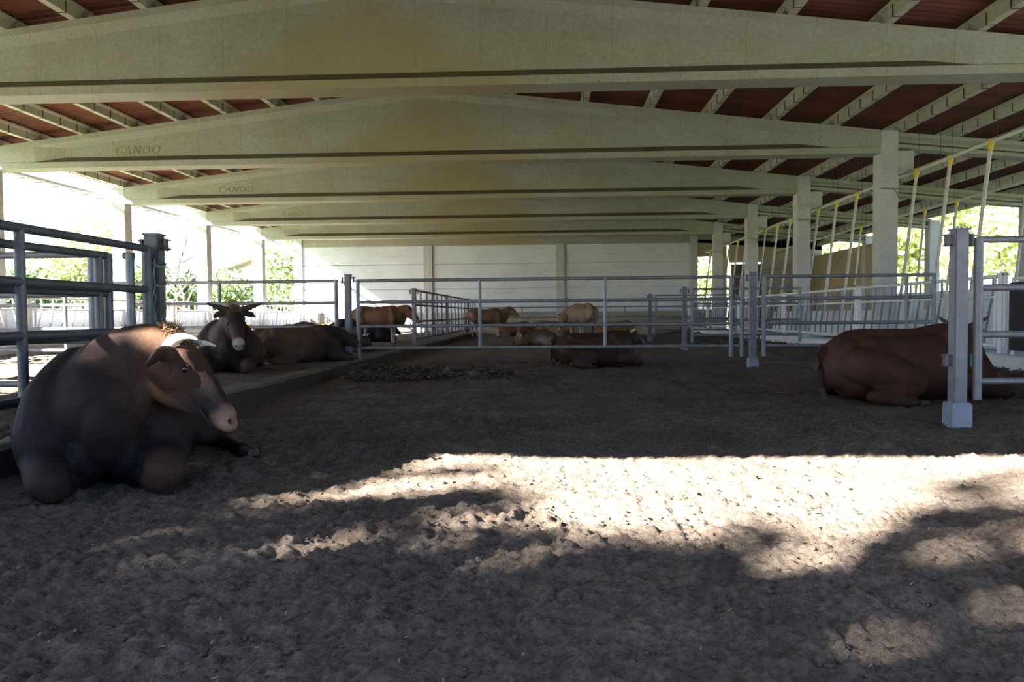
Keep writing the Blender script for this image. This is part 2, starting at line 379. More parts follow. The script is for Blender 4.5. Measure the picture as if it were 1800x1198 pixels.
for k in range(7):
    o = beam(k, XL, XR); tag(o, BL[k], 'beam', 'portal beams under the roof', 'structure'); beams.append(o)
    if k in (3, 4, 5):
        cu = bpy.data.curves.new('lettering', 'FONT'); cu.body = 'CANDO'; cu.size = 0.27; cu.shear = 0.25; cu.extrude = 0.008; cu.space_character = 1.25; cu.align_x = 'CENTER'; cu.bevel_depth = 0.002
        t = bpy.data.objects.new('tmp', cu); COL.objects.link(t); bpy.context.view_layer.update()
        me = bpy.data.meshes.new_from_object(t.evaluated_get(bpy.context.evaluated_depsgraph_get())); bpy.data.objects.remove(t)
        me.name = 'lettering'; me.materials.clear(); me.materials.append(M['beam'])
        l = link('lettering', me, o, (-10.1, YB[k]+0.25-0.08-0.006, 5.14), (PI/2, 0, 0))
        l['label'] = 'raised concrete letters reading CANDO'
# lean-to beams on the right
def lean(k):
    y0 = YB[k]+0.06; V = []; F = []; b = 0.17; yc = y0+b
    for x in (8.22, 14.85):
        zt = ztop(x)-0.0; zb = zt-0.36
        sec = [(-b, zb), (-b, zb+0.09), (-0.07, zb+0.15), (-0.07, zt-0.15), (-b, zt-0.09), (-b, zt)]
        sec = sec+[(-a, z) for a, z in sec[::-1]]; V += [(x, yc+a, z) for a, z in sec]
    n = 12
    for j in range(n): F.append((j, n+j, n+(j+1) % n, (j+1) % n))
    F += [tuple(range(n)), tuple(range(2*n-1, n-1, -1))]
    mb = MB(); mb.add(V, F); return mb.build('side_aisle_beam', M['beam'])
where = ['at the open front end', 'just in front of the photographer', 'over the nearest gate', 'meeting the nearest visible inner column', 'meeting the second visible inner column', 'meeting the third visible inner column', 'meeting the fourth visible inner column']
for k in range(7):
    tag(lean(k), 'sloping concrete beam over the right side aisle, '+where[k], 'beam', 'side aisle beams', 'structure')
# columns
def column(x0, x1, y0, d, z1, name='concrete_column', brk=None):
    o = MB().box(x0, x1, y0, y0+d, -0.05, z1).build(name, M['column'])
    bm = bmesh.new(); bm.from_mesh(o.data); bmesh.ops.bevel(bm, geom=[e for e in bm.edges if abs((e.verts[0].co-e.verts[1].co).z) > 1], offset=0.02, segments=1, affect='EDGES'); bm.to_mesh(o.data); bm.free()
    return o
cw = ['first', 'second', 'third', 'fourth', 'fifth', 'sixth', 'seventh', 'eighth']
for k in range(8):
    y = 0.48+S*k if k < 7 else YEND
    c = column(XR, XR+0.42, y, 0.42, ztop(XR)-0.02)
    if k < 7:
        cb = MB(); cb.prism([(8.22, 4.85), (8.58, 4.85), (8.58, 4.42), (8.22, 4.30)], 'y', y+0.04, y+0.38)
        cb.build('corbel', M['column'], c)
        MB().tube([(XR-0.01, y-0.012, 3.98), (XR+0.43, y-0.012, 3.96)], 0.008, 6).tube([(XR+0.3, y-0.012, 3.97), (XR+0.45, y-0.02, 3.75)], 0.006, 6).build('tie_wire', M['wire'], c)
    tag(c, ['inner concrete column on the right at the front end', 'inner concrete column on the right just outside the view', 'inner concrete column on the right beside the near gate',
            'widest inner concrete column, right of the centre gate', 'inner concrete column second from the widest one', 'third visible inner concrete column on the right',
            'fourth visible inner concrete column, slimmest free-standing one', 'pilaster column at the right end of the white end wall'][k], 'column', 'inner right columns', 'structure')
    c = column(XL-0.45, XL, y, 0.42, ztop(XL)+0.0)
    cb = MB(); cb.prism([(XL-0.45, 4.35), (XL-0.45, 5.0), (XL-1.0, 5.0), (XL-1.0, 4.86)], 'y', y+0.1, y+0.32); cb.build('corbel', M['column'], c)
    tag(c, ['left concrete column at the front end', 'left concrete column just outside the view', 'left concrete column outside the view beside the near gate',
            'left concrete column at the edge of the view behind the dark gate', 'left concrete column seen above the dark corner post', 'left concrete column with a bare tree beside it',
            'left concrete column in front of the pale farmhouse', 'left corner column at the end wall'][k], 'column', 'left edge columns', 'structure')
    if k >= 2 and k < 7:
        c = column(14.75, 15.15, y, 0.42, 4.6)
        tag(c, 'outer right concrete column '+['outside the view', 'hidden by the near gate', 'beside the bright trees at the right edge', 'in front of the bright yellow-green trees', 'at the start of the tall tan side wall'][k-2], 'column', 'outer right columns', 'structure')
# roof
roof = empty('ceiling'); tag(roof, 'red-brown corrugated roof on concrete purlins with an open ridge', 'roof', kind='structure')
Y0R, Y1R = -0.30, 42.9
def slope(xs, zoff, name='roof_sheet'):
    pitch = 0.177; npt = int((Y1R-Y0R)/pitch*6); V = []; F = []
    for i in range(npt+1):
        y = Y0R+(Y1R-Y0R)*i/npt; dz = 0.026*math.sin(2*PI*y/pitch)
        for x in xs: V.append((x, y, ztop(x)+zoff+dz))
    n = len(xs)
    for i in range(npt):
        for j in range(n-1): F.append((i*n+j, i*n+j+1, (i+1)*n+j+1, (i+1)*n+j))
    return link(name, rawmesh(name, V, F, M['sheet'], True), roof)
PUR = [-13.75, -12.65, -11.4, -10.2, -9.0, -7.8, -6.6, -5.5, -4.4, -3.55, -2.35, -0.85, 0.95, 2.5, 3.9, 5.4, 6.8, 8.3, 9.6, 10.9, 12.2, 13.5, 14.7]
def slope_rows(edges):
    for a, b in zip(edges[:-1], edges[1:]):
        slope([a, (a+b)/2, b+0.08 if b < RX else b], 0.27)
slope_rows([-14.45, -12.3, -10.0, -7.8, -5.6, RX-0.36])
slope_rows([RX+0.36, -0.2, 2.3, 4.8, 7.4, 8.22])
slope_rows([8.22, 10.4, 12.6, 15.3])
vb = MB(); vb.prism([(x, ztop(x)-0.03) for x in (-14.3, RX, 8.22, 15.2)]+[(x, ztop(x)+0.31) for x in (15.2, 8.22, RX, -14.3)], 'y', 0.30, 0.36); vb.build('light_gap_closure', M['sheet'], roof)  # unseen board added to stop sun leaking in above the front beam
cap = MB(); cap.prism([(RX-0.62, 6.86+0.14), (RX, 6.86+0.26), (RX+0.62, 6.86+0.14), (RX+0.62, 6.86+0.16), (RX, 6.86+0.29), (RX-0.62, 6.86+0.16)], 'y', Y0R, Y1R); cap.build('ridge_cap', M['sheet'], roof)
sec = [(-0.065, 0), (0.065, 0), (0.055, 0.17), (0.10, 0.21), (0.10, 0.245), (-0.10, 0.245), (-0.10, 0.21), (-0.055, 0.17)]
pm = MB().prism(sec, 'y', 0, S-0.03).mesh('purlin', M['purlin'])
pe = MB().prism(sec, 'y', 0, 0.75).mesh('purlin_stub', M['purlin'])
tie = MB()
for q in range(9):
    yy = 0.45+q*0.63; tie.box(-0.072, 0.072, yy, yy+0.007, -0.008, 0.0).box(-0.08, -0.066, yy, yy+0.007, -0.008, 0.19).box(0.066, 0.08, yy, yy+0.007, -0.008, 0.19)
tm = tie.mesh('purlin_ties', M['wire'])
for x in PUR:
    sl = math.atan((ztop(x+0.05)-ztop(x-0.05))/0.1)
    for k in range(7):
        p = link('purlin', pm, roof, (x, 0.48+0.25+S*k, ztop(x)+0.002), (0, 0, 0))
        t = link('tie_loops', tm, p); 
    link('purlin', pe, roof, (x, -0.05, ztop(x)+0.002))
g = MB(); g.tube([(-14.5, Y0R, 5.06), (-14.5, Y1R, 5.06)], 0.08, 10); g.build('gutter', M['steel_white'], roof, True)
br = MB().box(-14.6, -14.15, -0.02, 0.02, 4.93, 4.96).box(-14.6, -14.57, -0.02, 0.02, 4.96, 5.1).mesh('gutter_bracket', M['steel'])
for k in range(58): link('gutter_bracket', br, roof, (0, 0.5+0.74*k, 0))

# end wall
ew = empty('wall_rear'); tag(ew, 'pale concrete panel end wall, sunlit at its lower left corner', 'wall', kind='structure')
bays = [(-13.7, -6.86), (-6.38, 0.49), (0.94, 7.79)]
rows = [(1.25, 2.54), (2.57, 3.91), (3.94, 4.95)]
for a, b in bays:
    MB().box(a, b, YEND+0.12, YEND+0.30, -0.1, 1.22).build('base_course', M['base'], ew)
    for z0, z1 in rows: MB().box(a, b, YEND+0.14, YEND+0.28, z0, z1).build('wall_panel', M['wall'], ew)
MB().box(-13.7, 7.79, YEND+0.27, YEND+0.33, -0.1, 4.98).build('wall_panel', M['wall'], ew)
for a, b in ((-6.86, -6.38), (0.49, 0.94)): MB().box(a, b, YEND, YEND+0.35, -0.1, 4.98).build('pilaster', M['column'], ew)
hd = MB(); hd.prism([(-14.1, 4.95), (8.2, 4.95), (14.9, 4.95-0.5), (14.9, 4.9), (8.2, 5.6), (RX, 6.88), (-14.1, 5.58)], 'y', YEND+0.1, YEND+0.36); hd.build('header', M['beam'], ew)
MB().box(9.2, 9.8, YEND+0.1, YEND+0.3, 0, 5.0).box(9.95, 14.9, YEND+0.1, YEND+0.3, 3.85, 5.0).box(13.3, 14.9, YEND+0.1, YEND+0.3, 0, 3.85).build('side_panel', M['tan'], ew)
MB().box(8.22, 9.2, YEND+0.1, YEND+0.3, 0, 1.3).box(8.22, 9.2, YEND+0.1, YEND+0.3, 4.2, 5.1).build('side_panel', M['base'], ew)
MB().box(10.05, 11.7, YEND+0.14, YEND+0.2, 0, 3.75).build('sliding_door', M['door'], ew)
MB().box(11.72, 13.3, YEND+0.16, YEND+0.22, 0, 3.85).build('sliding_door', M['base'], ew)
# right side walls
sw = empty('wall_right'); tag(sw, 'tan concrete side wall with a low white part, right aisle', 'wall', kind='structure')
MB().box(14.8, 14.98, 34.7, YEND+0.05, 0, 4.2).build('side_panel', M['tan'], sw)
for a in (6, 12, 18, 24, 30):
    MB().box(14.8, 14.95, a+0.93, a+S+0.44 if a < 30 else 34.7, 0, 1.85).build('low_panel', M['bright'], sw)
MB().box(12.1, 12.3, 8, 42, 0, 1.15).build('wall_trough', M['bright']); tag(bpy.data.objects['wall_trough'], 'long low white wall of the far feed trough in the right aisle', 'wall', kind='structure')
lw = empty('wall_left'); tag(lw, 'low beige concrete wall between the left columns behind the feed barrier', 'wall', kind='structure')
for k in range(7): MB().box(XL-0.35, XL-0.15, 0.9+S*k, 0.48+S*(k+1), -0.1, 1.38).build('low_panel', M['tan'] if k < 0 else M['wall'], lw)
# kerbs
def kerb(name, x0, x1, y0, y1, z0, z1, m, label, seg=1.0):
    n = int((y1-y0)/seg); V = []; F = []
    for i in range(n+1):
        y = y0+(y1-y0)*i/n
        r = [random.uniform(-0.015, 0.015) for _ in range(4)]
        V += [(x0, y, z0), (x0+r[0], y, z1-0.03+r[1]), (x0+0.04, y, z1+r[1]), (x1-0.04+r[2], y, z1+r[3]), (x1+r[2], y, z1-0.035+r[3]), (x1, y, z0)]
    for i in range(n):
        for j in range(5): F.append((i*6+j, i*6+j+1, i*6+6+j+1, i*6+6+j))
    F += [(5,4,3,2,1,0), tuple(n*6+j for j in range(6))]
    o = link(name, rawmesh(name, V, F, m, False)); tag(o, label, 'kerb', kind='structure'); return o
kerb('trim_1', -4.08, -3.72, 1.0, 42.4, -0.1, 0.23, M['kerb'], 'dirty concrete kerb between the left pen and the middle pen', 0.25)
kerb('trim_2', 7.45, 7.95, 1.0, 42.4, -0.1, 0.36, M['curb_white'], 'whitewashed kerb under the right-hand feed barrier', 0.3)
kerb('trim_3', -13.55, -13.1, 1.0, 42.4, 0.0, 0.45, M['curb_white'], 'pale kerb under the left feed barrier', 0.3)

# ------------------------------------------------------------------ gates and posts
ZR = (0.455, 0.89, 1.37, 1.80)
def copy_parts(src, loc, rz):
    r = src.copy(); COL.objects.link(r); r.location = loc; r.rotation_euler = (0, 0, rz)
    for ch in src.children:
        c = ch.copy(); COL.objects.link(c); c.parent = r
    return r
def gate(name, p0, p1, verts, label, cat='gate', group=None, z0=0.0, zs=ZR, m='steel', ext=0.0, r=0.036, zbot=0.30, toe=None):
    """horizontal four-rail gate from p0 to p1; verts = distances of uprights along it"""
    p0 = Vector((*p0, 0)); p1 = Vector((*p1, 0)); L = (p1-p0).length; a = math.atan2(p1.y-p0.y, p1.x-p0.x)
    root = empty(name, (p0.x, p0.y, z0), a); tag(root, label, cat, group)
    rail = MB().tube([(0, 0, 0), (L, 0, 0)], r*0.92, 12).mesh('rail', M[m], True)
    for z in zs: link('rail', rail, root, (0, 0, z))
    for d in verts:
        e = zbot-0.06 if d in (0, L) or d == verts[0] or d == verts[-1] else zs[0]
        s = MB(); s.tube([(d, 0, e), (d, 0, zs[-1]+(0.02 if d == verts[0] or d == verts[-1] else 0))], r*(1.15 if d in (verts[0], verts[-1]) else 0.95), 12)
        s.build('stile', M[m], root, True)
    return root
def post(x, y, z, h, label, w_=0.125, group='square gate posts', m='steel_post', sleeve=True, rz=0.0):
    root = empty('gate_post', (x, y, z), rz); tag(root, label, 'post', group)
    q = w_/2
    p = MB().box(-q, q, -q, q, -0.05, h).build('post_shaft', M[m], root)
    bm = bmesh.new(); bm.from_mesh(p.data); bmesh.ops.bevel(bm, geom=[e for e in bm.edges if abs((e.verts[0].co-e.verts[1].co).z) > 1], offset=0.012, segments=2, affect='EDGES'); bm.to_mesh(p.data); bm.free()
    MB().box(-q-0.008, q+0.008, -q-0.008, q+0.008, h-0.005, h+0.012).build('cap', M[m], root)
    if sleeve: MB().prism([(-q-0.03, -0.05), (q+0.03, -0.05), (q+0.028, 0.19), (q+0.01, 0.215), (-q-0.01, 0.215), (-q-0.028, 0.19)], 'y', -q-0.03, q+0.03).build('foot_sleeve', M['sleeve'], root)
    for hz in (h-0.10, 0.62):
        b = MB()
        for dz in (-0.045, 0.045): b.tube([(-q-0.09, 0.0, hz+dz), (q+0.10, 0.0, hz+dz)], 0.008, 6)
        for sx in (-1, 1): b.box(sx*(q+0.05)-0.012, sx*(q+0.05)+0.012, -0.03, 0.03, hz-0.06, hz+0.06)
        b.build('hinge_clamp', M['steel_dark'], root)
    return root
post(3.97, 7.63, 0, 1.88, 'nearest square steel gate post, standing alone right of the lit ground', 0.13)
post(4.0, 15.2, 0, 1.88, 'square steel post at the right end of the long centre gate')
post(4.02, 22.8, 0, 1.85, 'square steel post seen between the far rails right of centre')
post(4.02, 30.4, 0, 1.85, 'farthest square steel post right of the middle pen')
post(-3.98, 15.2, 0.2, 1.72, 'square steel post on the kerb at the left end of the long centre gate', sleeve=False)
post(-3.98, 22.8, 0.2, 1.70, 'square steel post on the kerb where the barred gates start', sleeve=False)
pt = post(-4.0, 7.68, 0.18, 1.76, 'dark steel corner post with frayed rope, left of the horned bull', 0.15, m='steel_dark', sleeve=False)
# rope on the corner post
rp = MB(); random.seed(3)
for q in range(7):
    P = []; x, y = 0.02*random.uniform(-1, 1)+0.02, -0.09; z = 1.62-random.uniform(0, 0.2)
    for s in range(9): P.append((x+random.uniform(-0.02, 0.02), y-random.uniform(0, 0.02), z)); z -= random.uniform(0.06, 0.15)
    rp.tube(P, 0.009, 5)
for z in (1.25, 0.75, 1.45): rp.tube([(0.1*math.cos(t), 0.1*math.sin(t), z+0.02*math.sin(3*t)) for t in np.linspace(0, 6.3, 14)], 0.012, 5)
o = rp.build('frayed_rope', M['rope'], None, True, loc=(-4.0, 7.68, 0.18)); tag(o, 'frayed grey-green rope tied down the dark corner post', 'rope')

gate('rail_gate', (-3.80, 15.2), (3.60, 15.2), [0.02, 2.46, 4.93, 7.38], 'long four-rail steel gate across the middle pen', 'gate')
ge = gate('gate_extension', (3.60, 15.24), (3.80, 15.24), [0.2], 'short sliding end piece with a tall upright at the right end of the centre gate', 'gate')
gate('rail_gate', (4.21, 15.2), (7.45, 15.2), [0.0, 2.72, 3.24], 'four-rail steel gate between the centre post and the right feed barrier', 'gate')
gate('rail_gate', (-13.1, 15.2), (-4.22, 15.2), [0.0, 3.3, 6.5, 8.88], 'long four-rail gate across the left pen behind the dark cow', 'gate')
gate('rail_gate', (4.14, 7.6), (7.4, 7.6), [0.0, 3.24], 'nearest four-rail gate at the right edge beside the lone post', 'gate', zs=(0.42, 0.87, 1.32, 1.78), m='steel_post')
gate('rail_gate', (4.25, 22.8), (7.4, 22.8), [0.0, 3.1], 'second-row four-rail gate right of the middle pen', 'gate')
gate('rail_gate', (4.25, 30.4), (7.4, 30.4), [0.0, 3.1], 'third-row four-rail gate right of the middle pen', 'gate')
# near left gates
gate('swung_gate', (-4.0, 7.55), (-4.0, 3.0), [0.03, 1.88, 3.6], 'dark near gate swung open along the kerb behind the horned bull', 'gate', zs=(0.47, 0.97, 1.38, 1.79), m='steel_dark', r=0.040)
gate('swung_gate', (-4.10, 7.0), (-4.38, 2.8), [0.0, 0.13, 3.4], 'second dark gate folded behind the near swung gate', 'gate', zs=(0.44, 0.93, 1.33, 1.68), m='steel_dark', r=0.038)
gate('rail_gate', (-4.12, 7.5), (-4.22, 7.5), [0.04], 'short upright end piece beside the rope-tied corner post', 'gate', m='steel', zs=(0.5, 1.0, 1.4, 1.72))
gate('rail_gate', (-4.50, 7.42), (-12.9, 7.42), [0.0, 2.8, 5.6, 8.4], 'blue-grey gate crossing the left pen behind the folded gates', 'gate', zs=(0.45, 0.88, 1.34, 1.73))
# barred gates on the kerb
def barred(y0, y1, label, x0=-4.0, x1=-4.0):
    g_ = gate('barred_gate', (x0, y0), (x1, y1), [0.0, (y1-y0)/1.0], label, 'gate', 'barred gates on the kerb', zs=(0.38, 0.92, 1.42, 1.86), m='steel_dark', zbot=0.34)
    L = y1-y0; bar = MB().tube([(0, 0.02, 0.38), (0, 0.02, 1.86)], 0.034, 8).mesh('bar', M['steel_post'], True)
    n = int(L/1.15)
    for i in range(1, n): link('bar', bar, g_, (L*i/n, 0, 0))
barred(23.05, 30.2, 'nearer barred gate on the kerb with pale uprights')
barred(30.6, 37.6, 'middle barred gate on the kerb with pale uprights', -4.0, -3.92)
barred(37.9, 42.2, 'farthest barred gate on the kerb by the end wall', -3.92, -4.0)
post(-3.98, 30.4, 0.2, 1.70, 'slim post on the kerb between the barred gates', 0.09, sleeve=False)
post(-3.95, 37.75, 0.2, 1.70, 'slim far post on the kerb near the end wall', 0.09, sleeve=False)
gate('trough_rail', (-3.7, 39.0), (7.2, 39.0), [0.0, 2.4, 4.9, 7.6, 10.9], 'low two-rail guard in front of the end wall', 'rail', zs=(0.95, 1.46), r=0.034)
mb = MB().box(1.9, 5.6, 39.9, 40.6, 0, 0.62).box(2.0, 5.5, 39.95, 40.55, 0.62, 0.66); o = mb.build('water_trough', M['base']); tag(o, 'long low concrete trough in front of the end wall', 'trough')

# feed barriers
def barrier_panel(parent, L, zt, zb, lean_, n, mt):
    """slanted-bar feed barrier panel running along +x of its frame"""
    f = MB(); 
    for z, rr in ((zt, 0.034), (zb, 0.034), ((zt+zb)/2+0.24, 0.026)): f.tube([(0, 0, z), (L, 0, z)], rr, 8)
    f.build('panel_frame', M[mt], parent, True)
    b = MB().tube([(0, 0.0, zt), (0.0, 0, zt-0.28), (lean_*0.35, 0, zt-0.5), (lean_, 0, zb+0.12), (lean_, 0, zb)], 0.022, 7).mesh('slanted_bar', M['steel' if mt == 'steel_white' and lean_ == 0.26 else mt], True)
    for i in range(n):
        x = 0.28+(L-0.56)*i/(n-1)-lean_*0.5; link('slanted_bar', b, parent, (x, 0, 0))
YF = [7.4, 13.4, 19.4, 25.4, 31.4, 37.4, 42.2]
nm = ['beside the lone near post', 'behind the right brown bull', 'behind the widest column', 'behind the second column', 'behind the third column', 'at the far end by the end wall']
for i in range(6):
    a, b = YF[i], YF[i+1]
    if i == 0:
        g_ = gate('barrier_gate', (7.68, a), (7.68, b-0.35), [0.0, 2.6, b-0.35-a], 'pale barrier gate with a dark board at the right edge', 'gate', zs=(0.5, 0.93, 1.25, 1.62), m='steel_white', r=0.03)
        MB().box(0.12, b-a-0.5, 0.12, 0.16, 0.45, 1.55).build('dark_board', M['black'], g_)
        continue
    root = empty('feed_barrier', (7.70, a+0.12, 0), PI/2); tag(root, 'pale slanted-bar feed barrier on the right, '+nm[i], 'feed barrier', 'right feed barrier panels')
    barrier_panel(root, b-a-0.24, 1.68, 0.50, 0.26, 13, 'steel_white')
for i in range(1, 7):
    for dy in (-0.09, 0.07):
        pass
    r_ = empty('barrier_post', (7.70, YF[i], 0)); tag(r_, 'pale square post joining feed barrier panels, '+['by the dark-boarded gate', 'left of the widest column', 'left of the second column', 'left of the third column', 'left of the fourth column', 'at the end wall'][i-1], 'post', 'right barrier posts')
    MB().box(-0.05, 0.05, -0.06, 0.06, 0.05, 1.74).build('post_shaft', M['steel_white'], r_)
    MB().tube([(-0.04, -0.14, 0.5), (-0.04, -0.14, 1.70)], 0.022, 7).tube([(-0.04, 0.14, 0.5), (-0.04, 0.14, 1.70)], 0.022, 7).build('hinge_bar', M['steel_white'], r_, True)
    MB().tube([(-0.08, -0.15, 1.7), (0.06, 0.15, 1.76)], 0.012, 6).tube([(-0.08, 0.12, 1.74), (0.06, -0.1, 1.70)], 0.01, 6).build('wire_tie', M['wire'], r_)
YL = [4.0, 11.6, 19.1, 26.7, 34.3, 42.1]
nl = ['beside the near gates', 'seen through the dark gates', 'behind the dark corner post', 'behind the horned dark cow', 'at the far left by the end wall']
for i in range(5):
    a, b = YL[i], YL[i+1]
    root = empty('feed_barrier', (-13.3, a+0.15, 0), PI/2); tag(root, 'sunlit white slanted-bar feed barrier on the left, '+nl[i], 'feed barrier', 'left feed barrier panels')
    barrier_panel(root, b-a-0.3, 1.64, 0.55, (-0.22 if i % 2 == 0 else 0.22), 15, 'steel_white')
    r_ = empty('barrier_post', (-13.3, b, 0)); tag(r_, 'white post in the left feed barrier, '+['outside the view', 'seen between the dark gates', 'behind the left gate rails', 'above the reddish cows', 'by the end wall'][i], 'post', 'left barrier posts')
    MB().box(-0.06, 0.06, -0.08, 0.08, 0.1, 1.75).build('post_shaft', M['steel_white'], r_)
    MB().tube([(0.05, -0.2, 0.5), (0.05, -0.2, 1.64)], 0.025, 7).tube([(0.05, 0.2, 0.5), (0.05, 0.2, 1.64)], 0.025, 7).build('hinge_bar', M['steel_white'], r_, True)

# hanging pipes with drop tubes
def pipe(x, z, ys, y0, y1, label, xb, group, wh):
    o = MB().tube([(x, y0, z), (x, y1, z)], 0.038, 10).build('overhead_pipe', M['pvc'], None, True); tag(o, label, 'pipe')
    yy = y0+0.8
    w_ = MB()
    while yy < y1:
        w_.tube([(x, yy, z), (x-0.03, yy, ztop(x)+0.1)], 0.006, 4); w_.tube([(x-0.045, yy, z), (x, yy, z-0.045), (x+0.045, yy, z), (x, yy, z+0.045)], 0.006, 4); yy += 2.1
    w_.build('hanger_wire', M['wire'], o)
    for i, y in enumerate(ys):
        r_ = empty('drop_tube', (x, y, z)); tag(r_, 'slanting drop tube with yellow coupling '+wh[min(i, len(wh)-1)], 'tube', group)
        MB().tube([(0, 0, 0.05), (0, 0, -0.02), (-0.02, 0, -0.2)], [0.055, 0.06, 0.035], 8).build('coupling', M['yellow'], r_, True)
        MB().tube([(-0.015, 0, -0.14), (xb*0.55, -0.02, -2.1), (xb, -0.05, -3.55)], 0.038, 8).build('tube_shaft', M['pvc_drop'], r_, True)
        MB().tube([(0.03, 0.0, 0.0), (0.05, 0.02, ztop(x)+0.1-z)], 0.005, 4).build('hanger_wire', M['wire'], r_)
p1 = [9.4, 10.9, 12.4, 15.4, 16.9, 18.4, 21.85, 23.35, 24.9, 27.7, 29.2, 30.8, 33.7, 35.2, 36.8, 39.6, 41.0]
w1 = ['outside the view', 'outside the view beside the near gate', 'at the right edge of the view', 'behind the lone near post', 'left of the lone near post', 'just right of the widest column',
      'just left of the widest column', 'second left of the widest column', 'right of the second column', 'left of the second column', 'second left of the second column', 'right of the third column',
      'left of the third column', 'second left of the third column', 'right of the fourth column', 'in the bright doorway', 'left in the bright doorway']
pipe(8.60, 4.36, p1, 6.0, 42.0, 'long pale plastic pipe hung under the roof beside the inner columns', -0.46, 'drop tubes of the near pipe', w1)
p2 = [16.9, 19.9, 23.2, 25.1, 27.5, 30.1, 33.0]
w2 = ['from the far pipe outside the view', 'from the far pipe above the right edge', 'from the far pipe between two near tubes', 'from the far pipe beside the widest column', 'from the far pipe by the tan wall', 'from the far pipe behind the second column', 'from the far pipe behind the third column']
pipe(12.0, 4.32, p2, 12.0, 42.0, 'second pale plastic pipe hung farther out in the right aisle', -0.4, 'drop tubes of the far pipe', w2)
# small items in the aisles
def drum(x, y, z, r, h, m, label, name='plastic_drum'):
    o = MB().tube([(0,0,0),(0,0,h*0.03),(0,0,h*0.3),(0,0,h*0.33),(0,0,h*0.66),(0,0,h*0.69),(0,0,h*0.97),(0,0,h)], [r*0.95,r,r,r*1.04,r*1.04,r,r,r*0.93], 20).build(name, m, None, True, loc=(x,y,z)); tag(o, label, 'drum')
drum(11.0, 25.6, 0.06, 0.17, 1.02, M['bluep'], 'blue plastic drum behind the right feed barrier')

# hay along left barrier
mb = MB(); random.seed(11)
for i in range(2600):
    y = random.uniform(12, 38); x = max(-13.6, min(-13.0, -13.35+random.gauss(0, 0.15))); z = 0.15+random.random()*0.28
    a = 1.57+random.gauss(0, 0.5); L = 0.08; q = random.uniform(-0.05, 0.06)
    mb.add([(x-L*math.cos(a), y-L*math.sin(a), z-q), (x+L*math.cos(a), y+L*math.sin(a), z+q), (x+L*math.cos(a)+0.012, y+L*math.sin(a), z+q+0.012), (x-L*math.cos(a)+0.012, y-L*math.sin(a), z-q+0.012)], [(0,1,2,3)])
o = link('loose_hay', rawmesh('loose_hay', mb.V, mb.F, M['straw'])); tag(o, 'loose yellow hay along the foot of the left feed barrier', 'hay', kind='stuff')

# ------------------------------------------------------------------ cattle
def fur_mat():
    m = mat('cattle_coat', (0.3,0.15,0.07), 0.68, 0, 0.15); k = NT(m)
    at = k.n('ShaderNodeAttribute'); at.attribute_name = 'coat'
    v = k.coord((1, 1, 0.35)); v2 = k.coord((3, 3, 0.8))
    n1 = k.ramp(k.noise(v, 5, 5, 0.65), [(0.3, (0.72,0.70,0.68)), (0.7, (1.22,1.2,1.18))])
    n2 = k.ramp(k.noise(v2, 38, 3, 0.6), [(0.3, (0.72,0.72,0.72)), (0.7, (1.25,1.25,1.25))])
    c = k.mix(1.0, k.mix(1.0, at.outputs['Color'], n1, 'MULTIPLY'), n2, 'MULTIPLY')
    k.color(c); k.bump(k.noise(v2, 40, 4, 0.7), 0.35, 0.012)
    k.b.inputs['Sheen Weight'].default_value = 0.0; k.b.inputs['Sheen Roughness'].default_value = 0.5
    return m
M['fur'] = fur_mat()
M['horn'] = mat('horn', (0.62,0.56,0.46), 0.4); M['horn_dark'] = mat('horn_dark', (0.05,0.045,0.04), 0.45)
M['hoof'] = mat('hoof', (0.035,0.03,0.03), 0.55); M['eye'] = mat('eye', (0.008,0.006,0.006), 0.08, 0, 0.8)
M['nose'] = mat('nostril', (0.01,0.008,0.008), 0.7); M['tagm'] = mat('ear_tag', (0.75,0.6,0.08), 0.5)
M['hair'] = mat('poll_hair', (0.20,0.115,0.06), 0.8)

